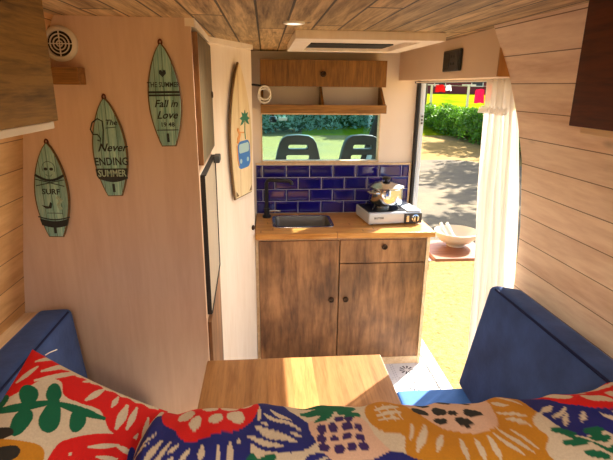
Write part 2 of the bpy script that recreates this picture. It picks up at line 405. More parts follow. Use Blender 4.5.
# light strip below the ceiling along the closet and the angled door
A1, B1, D1 = Vector((-0.23, 1.65, 0)), Vector((-0.25, 2.25, 0)), Vector((-0.07, 2.65, 0))
b = BM()
def strip(b, P, Q, n, z0, z1, t):
    hexa(b, [P+Vector((0, 0, z0)), Q+Vector((0, 0, z0)), Q-n*t+Vector((0, 0, z0)), P-n*t+Vector((0, 0, z0)),
             P+Vector((0, 0, z1)), Q+Vector((0, 0, z1)), Q-n*t+Vector((0, 0, z1)), P-n*t+Vector((0, 0, z1))])
n1 = Vector((1, 0.033, 0)).normalized(); n2 = Vector((0.4, -0.18, 0)).normalized()
strip(b, A1+n1*0.012, B1+n1*0.012, n1, 1.876, 1.9, 0.03); strip(b, B1+n2*0.012, D1+n2*0.012, n2, 1.876, 1.9, 0.03)
struct('trim_3', b, M['cream'])
# angled washroom door
b = BM(); strip(b, B1, D1, n2, 0.02, 1.876, 0.03)
d1 = struct('door_1', b, M['cream'])
kp = B1.lerp(D1, 0.93)+n2*0.002; b = BM()
lathe(b, [(0, 0), (0.014, 0), (0.015, 0.005), (0.011, 0.008), (0.008, 0.005), (0, 0.005)], seg=16,
      M=frame_M((kp.x, kp.y, 0.93), (0.18, 0.4, 0), (0, 0, 1)))
obj('door_knob', b, M['bronze'], d1, True)
# return panel closing the washroom towards the kitchen
b = BM(); strip(b, Vector((-0.086, 2.66, 0)), Vector((-0.086, 3.1, 0)), Vector((1, 0, 0)), 0.0, 1.9, 0.02); struct('wall_washroom', b, M['cream'])
# threshold of the sliding door and the step
struct('trim_4', bx(1.0, 1.075, 1.70, 2.98, -0.03, 0.006, 0.003), M['steel'])
# door post of the sliding door
b = BM(); box(b, 0.974, 1.008, 3.06, 3.47, -0.2, 1.86, 0.012); p = struct('trim_5', b, M['whitep'])
b = BM(); box(b, 0.956, 0.973, 3.06, 3.098, 0.0, 1.74, 0.006); struct('trim_6', b, M['rubber'])
b = BM(); box(b, 0.955, 1.0, 3.06, 3.098, 1.741, 1.75); box(b, 0.93, 0.952, 1.70, 3.06, 1.722, 1.734, 0.003); struct('trim_7', b, M['rubber'])
t = thing('door_latch', 'black oval latch plate on the pale blue-white sliding door post', 'latch', (0.991, 3.058, 1.5))
obj('plate', bx(-0.012, 0.012, -0.004, 0.0, -0.035, 0.035, 0.004), M['silverp'], t)
for dz in (0.022, 0.0, -0.02): obj('bolt', lathe(BM(), [(0, 0), (0.006, 0), (0.006, 0.003), (0, 0.004)], seg=12, M=frame_M((0, -0.004, dz), (1, 0, 0), (0, 0, 1)) ), M['rubber'], t)

# ---------------------------------------------------------------- CAB in front of the bulkhead
struct('floor_cab', bx(-0.93, 1.08, 3.14, 5.1, -0.06, 0.1), M['darkgrey'])
struct('ceiling_cab', bx(-0.93, 1.08, 3.14, 4.12, 1.86, 1.95), M['front'])
b = BM(); box(b, -0.98, -0.93, 3.14, 5.1, -0.2, 1.05); box(b, -0.98, -0.93, 3.14, 3.5, 1.05, 1.9); struct('wall_cab_left', b, M['whitep'])
b = BM(); box(b, 1.04, 1.08, 3.46, 5.1, -0.2, 1.05); box(b, 1.04, 1.08, 3.46, 3.52, 1.05, 1.9); struct('wall_cab_right', b, M['whitep'])
for k, sx in enumerate((-0.95, 1.05)):
    b = BM(); tube(b, [(sx, 4.02, 1.88), (sx, 4.4, 1.5), (sx, 5.08, 0.93)], [0.05, 0.04, 0.05], 8); struct('trim_%d' % (8+k), b, M['rubber'])
    b = BM(); hexa(b, [(sx-0.004, 3.5, 1.05), (sx+0.004, 3.5, 1.05), (sx+0.004, 4.92, 1.05), (sx-0.004, 4.92, 1.05), (sx-0.004, 3.5, 1.86), (sx+0.004, 3.5, 1.86), (sx+0.004, 4.03, 1.86), (sx-0.004, 4.03, 1.86)])
    struct('window_%d' % (2+k), b, M['glass'])
b = BM(); hexa(b, [(-0.93, 5.08, 0.93), (1.03, 5.08, 0.93), (1.03, 5.085, 0.932), (-0.93, 5.085, 0.932), (-0.93, 4.02, 1.88), (1.03, 4.02, 1.88), (1.03, 4.025, 1.882), (-0.93, 4.025, 1.882)])
struct('window_1', b, M['screen'])
t = thing('dashboard', 'dark grey van dashboard below the windscreen beyond the cab seats', 'dashboard', (0.07, 4.75, 0.1))
obj('body', bx(-0.98, 0.98, -0.3, 0.3, 0.0, 0.76, 0.06, 4), M['darkgrey'], t)
t = thing('dash_camera', 'small round black camera stuck at the top left of the windscreen', 'camera', (0.069, 4.455, 1.409))
obj('body', lathe(BM(), [(0, -0.03), (0.03, -0.025), (0.04, 0), (0.03, 0.025), (0, 0.03)], seg=16), M['black'], t, True)
obj('mount', bx(-0.008, 0.008, -0.004, 0.028, 0.02, 0.05), M['black'], t)
tag(obj('sticker', prism([(0.12, 4.548, 1.396), (0.20, 4.548, 1.396), (0.20, 4.522, 1.420), (0.12, 4.522, 1.420)], (0, -0.004, -0.004)), M['white']), 'small white rectangular sticker on the windscreen beside the round camera', 'sticker')
def cab_seat(x, lab):
    t = thing('cab_seat', lab, 'seat', (x, 3.72, 0.1), 0, 'dark grey van cab seats')
    hr = [(0.165, 1.05), (0.150, 1.12), (0.132, 1.18), (0.112, 1.212), (0.080, 1.230), (0.0, 1.236)]
    top = hr+[(-x_, z_) for x_, z_ in hr[::-1][1:]]
    out = [(-0.23, 0.45), (0.23, 0.45), (0.24, 0.8), (0.21, 0.93), (0.178, 1.0)]+top+[(-0.178, 1.0), (-0.21, 0.93), (-0.24, 0.8)]
    o = shape2d('backrest', [out, rrect(-0.082, 0.082, 1.128, 1.178, 0.022), rrect(-0.098, 0.098, 1.040, 1.100, 0.022)], 0.09, 0.008, M['darkgrey'], t, Matrix.Rotation(PI/2, 4, 'X'))
    for p_ in o.data.polygons: p_.use_smooth = True
    try: o.data.set_sharp_from_angle(angle=math.radians(50))
    except Exception: pass
    obj('seat_cushion', bx(-0.235, 0.235, 0.0, 0.52, 0.32, 0.47, 0.05, 4), M['darkgrey'], t, True)
    obj('seat_base', bx(-0.2, 0.2, 0.05, 0.45, 0.0, 0.33, 0.01), M['rubber'], t)
cab_seat(0.245, 'dark grey cab seat back with two slots, left one behind the opening')
cab_seat(0.745, 'dark grey cab seat back with two slots, right one near the dark pillar')

# ---------------------------------------------------------------- KITCHEN
t = thing('kitchen_cabinet', 'low walnut-stained kitchen cabinet with two doors and one drawer under the worktop', 'cabinet', (0.45, 2.66, 0))
ox, oy = 0.45, 2.66
b = BM(); box(b, -0.068-ox, 0.962-ox, 0.02, 0.40, 0.0, 0.052); box(b, -0.068-ox, -0.052-ox, 0.0, 0.41, 0.0, 0.853); box(b, 0.945-ox, 0.965-ox, -0.02, 0.42, 0.0, 0.853, 0.002)
box(b, -0.06-ox, 0.95-ox, 0.39, 0.41, 0.05, 0.85); box(b, -0.06-ox, 0.95-ox, -0.006, 0.02, 0.835, 0.853); box(b, -0.06-ox, 0.945-ox, -0.014, 0.02, 0.0, 0.05)
o = obj('carcass', b, M['trimwood'], t); o['label'] = 'pale wooden carcass'
def knobbm(x, z, y=-0.02):
    return lathe(BM(), [(0, 0), (0.010, 0), (0.017, 0.004), (0.017, 0.009), (0.011, 0.011), (0.009, 0.006), (0, 0.006)], seg=18, M=frame_M((x, y, z), (1, 0, 0), (0, 0, 1)))
def knob_at(x, z, par, y=-0.02): return obj('knob', knobbm(x, z, y), M['bronze'], par, True)
d = obj('door', bx(-0.050-ox, 0.421-ox, -0.02, -0.002, 0.055, 0.838, 0.002), M['stain'], t); knob_at(0.380-ox, 0.463, d)
d = obj('door', bx(0.427-ox, 0.940-ox, -0.02, -0.002, 0.055, 0.690, 0.002), M['stain'], t); knob_at(0.468-ox, 0.463, d)
d = obj('drawer', bx(0.427-ox, 0.940-ox, -0.02, -0.002, 0.696, 0.838, 0.002), M['stain'], t); knob_at(0.690-ox, 0.795, d)
# worktop with the cut-out of the sink
SX0, SX1, SY0, SY1 = 0.035, 0.405, 2.745, 3.02
o = shape2d('worktop', [[(-0.066, 2.625), (0.985, 2.625), (0.985, 3.098), (-0.066, 3.098)], rrect(SX0+0.012, SX1-0.012, SY0+0.012, SY1-0.012, 0.03)], 0.032, 0.0015, M['butcher'], None, Matrix.Translation((0, 0, 0.871)))
tag(o, 'oiled beech worktop over the kitchen cabinet, with the sink cut in', 'worktop')
t = thing('sink', 'small rectangular stainless steel sink set into the left of the worktop', 'sink', (0.22, 2.8825, 0.887))
shape2d('rim', [rrect(-0.185, 0.185, -0.1375, 0.1375, 0.04), rrect(-0.168, 0.168, -0.12, 0.12, 0.03)], 0.005, 0.002, M['steel'], t, Matrix.Translation((0, 0, 0.0025)))
b = BM(); lv = [(0.168, 0.12, 0.004), (0.163, 0.115, -0.02), (0.155, 0.108, -0.11), (0.13, 0.085, -0.125), (0.02, 0.02, -0.128)]; rg = []
for (w, h, z) in lv: rg.append([b.verts.new((x, y, z)) for x, y in rrect(-w, w, -h, h, min(0.03, w*0.9, h*0.9))])
for r0, r1 in zip(rg, rg[1:]):
    for i in range(len(r0)): b.faces.new([r0[i], r0[(i+1) % len(r0)], r1[(i+1) % len(r0)], r1[i]])
b.faces.new(rg[-1]); bmesh.ops.solidify(b, geom=b.faces[:], thickness=0.001)
obj('basin', b, M['steeld'], t, True)
obj('drain', lathe(BM(), [(0, 0.002), (0.02, 0.002), (0.024, 0), (0.024, -0.004), (0, -0.004)], (0, 0, -0.124), 20), M['chrome'], t, True)
t = thing('faucet', 'matt black square-necked faucet behind the left of the sink', 'faucet', (0.0, 3.0, 0.887))
obj('base', lathe(BM(), [(0, 0), (0.028, 0), (0.028, 0.012), (0.018, 0.02), (0.018, 0.06), (0, 0.06)], seg=24), M['black'], t, True)
b = BM(); tube(b, [(0, 0, 0.05), (0, 0, 0.222), (0.006, 0, 0.236), (0.02, -0.003, 0.243), (0.14, -0.02, 0.240), (0.155, -0.022, 0.232), (0.158, -0.022, 0.215)], 0.0125, 12)
obj('spout', b, M['black'], t, True)
b = BM(); tube(b, [(0.012, 0, 0.04), (0.05, -0.02, 0.05), (0.085, -0.035, 0.048)], [0.009, 0.007, 0.006], 8); obj('lever', b, M['chrome'], t, True)
# tiles
t = thing('backsplash', 'cobalt blue glazed metro tile backsplash on the wall behind the sink and stove', 'backsplash', (0, 3.098, 0.889))
obj('grout', bx(-0.066, 0.942, -0.006, 0.0, 0.0, 0.321), M['grout'], t)
b = BM()
def tile(b, x0, x1, z0, z1):
    e = 0.010; y0, y1 = -0.008, -0.0145
    if x1-x0 < 0.03: e = 0.004
    o_ = [b.verts.new(p_) for p_ in ((x0, y0, z0), (x1, y0, z0), (x1, y0, z1), (x0, y0, z1))]
    i_ = [b.verts.new(p_) for p_ in ((x0+e, y1, z0+e), (x1-e, y1, z0+e), (x1-e, y1, z1-e), (x0+e, y1, z1-e))]
    k_ = [b.verts.new((v.co.x, -0.005, v.co.z)) for v in o_]
    b.faces.new(i_); b.faces.new(k_[::-1])
    for q in range(4):
        b.faces.new([o_[q], o_[(q+1) % 4], i_[(q+1) % 4], i_[q]]); b.faces.new([k_[q], k_[(q+1) % 4], o_[(q+1) % 4], o_[q]])
for row in range(4):
    z0 = 0.003+row*0.0795; x = -0.066-(0.108 if row % 2 == 1 else 0.03)
    while x < 0.935:
        a_, c_ = max(x, -0.064), min(x+0.148, 0.940)
        if c_-a_ > 0.012: tile(b, a_, c_, z0, z0+0.0755)
        x += 0.1525
obj('tiles', b, M['tile'], t)
b = BM(); box(b, 0.942, 0.955, -0.012, 0.0, 0.0, 0.334, 0.002); box(b, -0.066, 0.955, -0.014, 0.0, 0.322, 0.334, 0.002); obj('edge_trim', b, M['trimwood'], t)

# stove
t = thing('camping_stove', 'silver portable gas stove with black burner on the right of the worktop', 'stove', (0.768, 2.905, 0.887), math.radians(7))
b = BM(); box(b, -0.17, 0.17, -0.125, 0.138, 0.008, 0.078, 0.01, 3); obj('body', b, M['silverp'], t, True)
b = BM(); box(b, -0.165, 0.072, -0.10, 0.115, 0.078, 0.0815, 0.001); o = obj('drip_tray', b, M['black'], t); o['label'] = 'black drip tray'
b = BM(); lathe(b, [(0, 0.0), (0.045, 0), (0.045, 0.012), (0.03, 0.018), (0, 0.018)], (-0.035, 0.02, 0.0815), 24); obj('burner', b, M['steel'], t, True)
b = BM()
for k in range(4):
    a = PI/4+k*PI/2; c_, s_ = math.cos(a), math.sin(a)
    tube(b, [(-0.035+c_*0.12, 0.02+s_*0.09, 0.083), (-0.035+c_*0.10, 0.02+s_*0.08, 0.1045), (-0.035+c_*0.03, 0.02+s_*0.03, 0.1045)], 0.005, 6)
obj('pan_support', b, M['black'], t, True)
b = BM(); box(b, 0.078, 0.168, -0.12, 0.12, 0.078, 0.086, 0.004); obj('canister_lid', b, M['silverp'], t)
b = BM(); box(b, 0.058, 0.172, -0.133, -0.122, 0.006, 0.072, 0.004); pn = obj('control_plate', b, M['darkgrey'], t); pn['label'] = 'dark grey control plate'
b = BM(); lathe(b, [(0, 0), (0.024, 0), (0.024, 0.004), (0.018, 0.006), (0.016, 0.016), (0, 0.018)], seg=24, M=frame_M((0.128, -0.133, 0.04), (1, 0, 0), (0, 0, 1))); obj('dial', b, M['chrome'], pn, True)
b = BM(); box(b, 0.124, 0.132, -0.157, -0.15, 0.022, 0.058, 0.001); obj('dial_grip', b, M['black'], pn)
b = BM(); box(b, 0.068, 0.086, -0.139, -0.133, 0.018, 0.06, 0.002); obj('lever', b, M['steel'], pn)
text('lettering', 'BUTSIR', 0.017, M['ink'], t, frame_M((-0.105, -0.1262, 0.047), (1, 0, 0), (0, 0, 1)), sx=1.15)
for x in (-0.14, 0.14):
    for y in (-0.095, 0.095): obj('foot', lathe(BM(), [(0, 0), (0.01, 0), (0.012, 0.01), (0, 0.01)], (x, y, 0), 12), M['rubber'], t)
# pot
PX, PY, PZ = 0.752, 2.925, 0.887+0.1105
t = thing('cooking_pot', 'shiny steel cooking pot with glass lid standing on the gas stove', 'pot', (PX, PY, PZ))
obj('body', lathe(BM(), [(0, 0), (0.10, 0), (0.105, 0.006), (0.107, 0.095), (0.111, 0.099), (0.107, 0.101), (0.104, 0.095), (0.102, 0.01), (0, 0.006)], seg=48), M['chrome'], t, True)
o = obj('lid', lathe(BM(), [(0.112, 0.100), (0.112, 0.106), (0.106, 0.108), (0.08, 0.122), (0.04, 0.133), (0, 0.136), (0, 0.132), (0.04, 0.129), (0.08, 0.117), (0.104, 0.102), (0.112, 0.100)], seg=48), M['steel'], t, True)
obj('lid_knob', lathe(BM(), [(0, 0.135), (0.012, 0.135), (0.012, 0.144), (0.026, 0.148), (0.028, 0.158), (0.02, 0.164), (0, 0.165)], seg=24), M['black'], t, True)
for sgn in (-1, 1):
    d_ = Vector((math.cos(math.radians(215 if sgn < 0 else 35)), math.sin(math.radians(215 if sgn < 0 else 35)), 0)); q = Vector((-d_.y, d_.x, 0))
    b = BM(); tube(b, [d_*0.105+q*0.04+Vector((0, 0, 0.075)), d_*0.13+q*0.035+Vector((0, 0, 0.078)), d_*0.142+Vector((0, 0, 0.079)), d_*0.13-q*0.035+Vector((0, 0, 0.078)), d_*0.105-q*0.04+Vector((0, 0, 0.075))], 0.0055, 8)
    obj('handle', b, M['steel'], t, True)

# folding shelf outside the kitchen end, bowl and spoons
t = thing('folding_shelf', 'reddish wooden fold-out shelf outside the open side door, holding the bowl', 'shelf', (1.0, 2.62, 0.70))
obj('board', bx(0.0, 0.36, 0, 0.36, 0.0, 0.02, 0.002), wood('reddish_shelf_wood', hexc(112, 64, 42), hexc(160, 100, 66), 0, 1, stretch=10), t)
b = BM(); 
box(b, -0.035, -0.029, 0.02, 0.33, -0.06, 0.0); box(b, -0.033, 0.05, 0.02, 0.33, -0.004, 0.0)
obj('bracket', b, M['steel'], t)
t = thing('bowl', 'large cream ceramic bowl on the fold-out shelf outside the door', 'bowl', (1.215, 2.865, 0.72))
obj('body', lathe(BM(), [(0, 0.0), (0.055, 0), (0.058, 0.012), (0.062, 0.018), (0.10, 0.035), (0.128, 0.065), (0.140, 0.098), (0.136, 0.099), (0.122, 0.068), (0.095, 0.042), (0.05, 0.026), (0, 0.024)], seg=56), M['ceramic'], t, True)
def spoon(x, y, rz, lab):
    t = thing('spoon', lab, 'spoon', (x, y, 0.72), rz, 'white spoons in the bowl')
    b = BM(); tube(b, [(0.012, 0.0, 0.042), (-0.03, 0.0, 0.065), (-0.075, 0, 0.108), (-0.10, 0, 0.132)], [0.006, 0.006, 0.008, 0.009], 8); obj('handle', b, M['white'], t, True)
    b = BM(); lathe(b, [(0, -0.006), (0.018, 0), (0.022, 0.006), (0.018, 0.003), (0, -0.002)], seg=16, M=Matrix.Translation((0.035, 0, 0.040)) @ Matrix.Diagonal((1.4, 1, 1, 1))); obj('scoop', b, M['white'], t, True)
spoon(1.178, 2.85, math.radians(-62), 'left one of two white spoons leaning in the cream bowl')
spoon(1.212, 2.842, math.radians(-66), 'right one of two white spoons leaning in the cream bowl')

# ---------------------------------------------------------------- upper cabinet and shelf on the bulkhead
t = thing('wall_cabinet', 'shallow amber-brown flap cabinet on the front wall above the shelf', 'cabinet', (0.34, 3.1, 1.70))
b = BM(); box(b, -0.365, 0.375, -0.155, 0.0, 0.0, 0.14); obj('body', b, M['shelfwood'], t)
f_ = obj('flap_door', bx(-0.368, 0.378, -0.172, -0.156, -0.004, 0.146, 0.002), M['shelfwood'], t)
obj('knob', knobbm(0.0, 0.068, -0.172), M['bronze'], f_, True)
t = thing('wall_shelf', 'long open amber wooden shelf with divider under the flap cabinet', 'shelf', (0.34, 3.1, 1.548))
b = BM(); box(b, -0.365, 0.385, -0.16, 0.0, 0.0, 0.012); obj('shelf_board', b, M['railwood'], t)
obj('front_rail', bx(-0.367, 0.388, -0.175, -0.16, -0.004, 0.045, 0.002), M['railwood'], t)
for x in (-0.365, -0.004, 0.371):
    obj('divider', prism([(x, -0.16, 0.012), (x, 0, 0.012), (x, 0.0, 0.148), (x, -0.03, 0.148), (x, -0.15, 0.05), (x, -0.16, 0.05)], (0.014, 0, 0)), M['railwood'], t)

# hook and rings
t = thing('wall_hook', 'short dark metal hook sticking out beside the flap cabinet', 'hook', (-0.084, 2.90, 1.706))
b = BM(); tube(b, [(0.0, 0, 0), (0.075, 0, -0.008), (0.082, 0, 0.0)], 0.006, 8); obj('bar', b, M['black'], t)
t = thing('cable_coil', 'white cable coiled in two loops hanging from the short hook', 'cable', (-0.004, 2.90, 1.66))
for k, (dx, dz, r, dy) in enumerate(((0, 0.0, 0.034, -0.008), (0.0, -0.016, 0.036, 0.006))):
    b = BM(); tube(b, [(dx+r*math.cos(a), dy+0.008*math.cos(a), dz+r*1.1*math.sin(a)) for a in np.linspace(0, 2*PI, 28, endpoint=False)], 0.0055, 8, True); obj('loop', b, M['white'], t, True)

# ---------------------------------------------------------------- closet side with fridge
def sidebox(y0, y1, z0, z1, out0, out1, bev=0.002):
    """box on the closet side, out = distance from its plane"""
    b = bx(out0, out1, y0, y1, z0, z1, bev)
    bmesh.ops.transform(b, matrix=Matrix.Translation((-0.23, 1.65, 0)) @ Matrix.Rotation(math.atan2(0.02, 0.6), 4, 'Z') @ Matrix.Translation((0, -1.65, 0)), verts=b.verts)
    return b
t = thing('tall_cabinet', 'tall beige closet side with a dark upper door and lower door around the fridge', 'cabinet', (0, 0, 0))
b = BM(); bb = [(1.672, 2.245, 0.0, 0.03), (1.672, 2.245, 1.40, 1.43), (1.672, 2.245, 0.82, 0.85), (1.672, 1.69, 0.0, 1.868), (2.225, 2.245, 0.0, 1.868)]
me_ = []
for y0, y1, z0, z1 in bb: box(b, -0.30, 0.0, y0, y1, z0, z1)
bmesh.ops.transform(b, matrix=Matrix.Translation((-0.23, 1.65, 0)) @ Matrix.Rotation(math.atan2(0.02, 0.6), 4, 'Z') @ Matrix.Translation((0, -1.65, 0)), verts=b.verts)
obj('frame', b, M['beige'], t)
o = obj('door', sidebox(1.675, 2.235, 1.435, 1.862, 0.001, 0.017), M['greydoor'], t); o['label'] = 'grey-brown upper door'
o2 = obj('edge', sidebox(1.664, 1.674, 1.435, 1.862, -0.002, 0.018), M['stain'], o); o2['label'] = 'dark red-brown door edge'
kb = BM(); lathe(kb, [(0, 0), (0.014, 0), (0.016, 0.004), (0.012, 0.007), (0.008, 0.004), (0, 0.004)], seg=16, M=frame_M((-0.2325, 2.19, 1.66), (0, 1, 0), (0, 0, 1))); obj('knob', kb, M['bronze'], o, True)
o = obj('lower_door', sidebox(1.675, 2.235, 0.05, 0.835, 0.001, 0.015), M['stain'], t); o['label'] = 'walnut-stained lower door'
t = thing('refrigerator', 'pale narrow refrigerator with dark frame built into the closet side', 'refrigerator', (0, 0, 0))
obj('housing', sidebox(1.70, 2.215, 0.855, 1.395, -0.30, -0.001), M['white'], t)
d = obj('door', sidebox(1.695, 2.22, 0.862, 1.392, 0.002, 0.016, 0.004), wood('fridge_front_beige', hexc(176, 160, 136), hexc(196, 182, 158), 2, 1, rough=0.3), t)
b = sidebox(1.692, 1.697, 0.858, 1.397, 0.0, 0.017); 
for a in ((1.70, 2.215, 0.858, 0.863), (1.70, 2.215, 1.391, 1.396), (2.218, 2.225, 0.858, 1.397)):
    b2 = sidebox(a[0], a[1], a[2], a[3], 0.0, 0.020); mm = bpy.data.meshes.new('x'); b2.to_mesh(mm); b2.free(); b.from_mesh(mm)
o = obj('door_frame', b, M['rubber'], d); o['label'] = 'black door frame'
obj('latch', sidebox(2.10, 2.20, 1.375, 1.405, 0.018, 0.045, 0.006), M['darkgrey'], d)

# ---------------------------------------------------------------- round vent, block
t = thing('round_vent', 'round white ventilation grille high on the left partition', 'vent', (-0.629, 1.65, 1.818))
R_ = frame_M((0, 0, 0), (1, 0, 0), (0, 0, 1))
obj('rim', lathe(BM(), [(0.037, 0), (0.052, 0), (0.053, 0.008), (0.047, 0.016), (0.040, 0.018), (0.037, 0.01)], seg=40, M=R_), M['white'], t, True)
obj('mesh_backing', lathe(BM(), [(0, 0.002), (0.038, 0.002), (0.038, 0.001), (0, 0.001)], seg=32, M=R_), M['rubber'], t)
b = BM()
for r in (0.007, 0.017, 0.027): lathe(b, [(r, 0.008), (r+0.0028, 0.008), (r+0.0028, 0.013), (r, 0.013), (r, 0.008)], seg=32, M=R_)
box(b, -0.038, 0.038, -0.013, -0.008, -0.0014, 0.0014); box(b, -0.0014, 0.0014, -0.013, -0.008, -0.038, 0.038)
obj('grille', b, M['white'], t)
tag(obj('wooden_block', bx(-0.73, -0.566, 1.585, 1.65, 1.697, 1.748, 0.002), M['railwood']), 'brown wooden cleat on the left partition just below the round vent', 'wooden block')

# ---------------------------------------------------------------- surfboard signs
def board_outline(L, W, tail=0.42, n=22, p=0.72, wide=0.45):
    """pointed nose up, squared tail down; centre of height 0"""
    L2 = L/2; r = []
    for i in range(n+1):
        t_ = i/n                                     # 0 tail .. 1 nose
        w = (tail+(1-tail)*math.sin(min(t_/wide, 1)*PI/2)**0.9) if t_ < wide else math.cos((t_-wide)/(1-wide)*PI/2)**p
        r.append((W/2*w, -L2+L*t_))
    r[-1] = (0.001, L2)
    return [(-x, z) for x, z in r][::-1] + r if False else r+[(-x, z) for x, z in r[::-1]]
def surf_sign(cx, cz, L, W, rot, label, draw):
    t = thing('surfboard_sign', label, 'surfboard sign', (cx, 1.65, cz), 0, 'turquoise surfboard signs on the partition')
    Mt = Matrix.Rotation(rot, 4, 'Y') @ Matrix.Rotation(PI/2, 4, 'X')
    out = board_outline(L, W)
    o = shape2d('edge', [out], 0.010, 0.002, M['rim'], t, Mt @ Matrix.Translation((0, 0, 0.006)))
    o['label'] = 'brown weathered edge'
    inn = [(x*0.93, z*0.985) for x, z in out]
    shape2d('face', [inn], 0.004, 0.0005, M['turq'], t, Mt @ Matrix.Translation((0, 0, 0.0115)))
    b = BM(); tube(b, [(0.005*math.cos(a), 0, 0.008*math.sin(a)+L/2+0.004) for a in np.linspace(0, 2*PI, 12, endpoint=False)], 0.0028, 6, True)
    bmesh.ops.transform(b, matrix=Matrix.Translation((0, -0.008, 0)) @ Matrix.Rotation(rot, 4, 'Y'), verts=b.verts); obj('cord_loop', b, M['rope'], t)
    b = BM(); box(b, -0.004, 0.004, -L*0.46, -L*0.37, 0.0135, 0.0155, 0.0008); bmesh.ops.transform(b, matrix=Mt, verts=b.verts); obj('fin_mark', b, M['ink'], t)
    draw(t, Mt @ Matrix.Translation((0, 0, 0.0142)))
    return t
def marks(name, t, Mt, items, mat=None):
    b = BM()
    for it in items:
        if it[0] == 'l':
            pts = [(x, z, 0) for x, z in it[1]]; tube(b, pts, it[2], 5)
        elif it[0] == 'e':
            _, x, z, rx, rz = it; lathe(b, [(0, 0.0), (1, 0), (1, 0.0008), (0, 0.0008)], seg=16, M=Matrix.Translation((x, z, 0)) @ Matrix.Diagonal((rx, rz, 1, 1)))
        elif it[0] == 'r': box(b, it[1], it[2], it[3], it[4], 0, 0.0008)
        elif it[0] == 'p':
            q = prism([(x, z, 0) for x, z in it[1]], (0, 0, 0.0008)); mm = bpy.data.meshes.new('x'); q.to_mesh(mm); q.free(); b.from_mesh(mm)
    bmesh.ops.transform(b, matrix=Mt, verts=b.verts)
    return obj(name, b, mat or M['ink'], t)
def T(t, Mt, body, x, z, size, mat='ink', sx=1.0, shear=0.0, lift=0.0):
    return text('lettering', body, size, M[mat], t, Mt @ Matrix.Translation((x, z, lift)), sx=sx, shear=shear)
def arc(x0, x1, z, sag, n=9): return [(x0+(x1-x0)*i/(n-1), z-sag*math.sin(PI*i/(n-1))) for i in range(n)]
def draw_a(t, Mt):      # skull sign
    marks('skull', t, Mt, [('e', -0.009, 0.075, 0.006, 0.005), ('e', 0.009, 0.075, 0.006, 0.005), ('l', [(0.02*math.cos(a), 0.078+0.022*math.sin(a)) for a in np.linspace(-0.5, PI+0.5, 14)], 0.0008),
                           ('l', [(-0.010, 0.058), (-0.006, 0.052), (0.006, 0.052), (0.010, 0.058)], 0.0008)])
    marks('crossbones', t, Mt, [('l', [(-0.045, 0.018), (0.045, 0.040)], 0.0015), ('l', [(-0.045, 0.040), (0.045, 0.018)], 0.0015)])
    marks('banner', t, Mt, [('l', arc(-0.045, 0.045, 0.055, 0.018), 0.0045)])
    T(t, Mt, 'SURF', 0.0, -0.002, 0.026)
    marks('drawing', t, Mt, [('p', [(-0.035, -0.048), (-0.012, -0.052), (-0.006, -0.036), (0.0, -0.042), (-0.004, -0.058), (-0.02, -0.06)])])
    marks('figure', t, Mt, [('l', [(0.018, -0.018), (0.03, -0.03), (0.02, -0.045), (0.028, -0.062)], 0.006)], M['inkl'])
    marks('ground_line', t, Mt, [('l', arc(-0.05, 0.052, -0.088, 0.010), 0.0022), ('l', [(-0.02, -0.075), (0.03, -0.075)], 0.001)])
    marks('lower_band', t, Mt, [('p', [(-0.046, -0.094)]+arc(-0.046, 0.048, -0.094, 0.009)[1:-1]+[(0.048, -0.094), (0.042, -0.118)]+arc(0.042, -0.040, -0.118, 0.008)[1:-1]+[(-0.040, -0.118)])])
def draw_b(t, Mt):      # never ending summer
    marks('swirl', t, Mt, [('l', [(-0.034, 0.028), (-0.026, 0.024), (-0.024, 0.034), (-0.032, 0.046), (-0.046, 0.046), (-0.052, 0.062), (-0.044, 0.084), (-0.026, 0.096), (-0.012, 0.088), (-0.012, 0.06), (-0.016, 0.03), (-0.02, 0.0)], 0.0022),
                            ('l', [(-0.004, 0.066), (0.028, 0.069)], 0.0012)])
    T(t, Mt, 'The', 0.014, 0.083, 0.024, shear=0.3)
    T(t, Mt, 'Never', 0.008, 0.002, 0.036, shear=0.4)
    T(t, Mt, 'ENDING', 0.002, -0.044, 0.036, sx=0.80)
    marks('band', t, Mt, [('p', [(-0.052, -0.066), (0.052, -0.066), (0.048, -0.092)]+[(0.05-0.095*k/8, -0.100-0.012*math.sin(PI*k/8)) for k in range(0, 9)]+[(-0.050, -0.09)])])
    T(t, Mt, 'SUMMER', 0.0, -0.083, 0.032, 'inkl', sx=0.74, lift=0.001)
def draw_c(t, Mt):      # the summer I fall in love
    marks('heart', t, Mt, [('p', [(0, 0.058), (-0.011, 0.070), (-0.010, 0.079), (-0.004, 0.080), (0, 0.075), (0.004, 0.080), (0.010, 0.079), (0.011, 0.070)])])
    T(t, Mt, 'THE SUMMER', 0.0, 0.035, 0.022, sx=0.78)
    for it in (('r', -0.049, 0.049, 0.009, 0.016), ('r', -0.049, 0.049, 0.000, 0.006), ('l', [(-0.034, -0.107), (0.036, -0.107)], 0.0015)): marks('stripe', t, Mt, [it])
    T(t, Mt, 'Fall in', 0.002, -0.024, 0.032, shear=0.3)
    T(t, Mt, 'Love', 0.002, -0.060, 0.034, shear=0.4)
    T(t, Mt, '19 48', 0.002, -0.090, 0.020)
surf_sign(-0.717, 1.355, 0.318, 0.108, math.radians(1.8), 'turquoise surfboard sign with skull and crossbones, lowest on the partition', draw_a)
surf_sign(-0.513, 1.497, 0.318, 0.108, math.radians(-0.6), 'turquoise surfboard sign reading ENDING SUMMER, middle of the three', draw_b)
surf_sign(-0.323, 1.664, 0.318, 0.104, math.radians(-1.0), 'turquoise surfboard sign reading THE SUMMER Fall in Love, highest of three', draw_c)

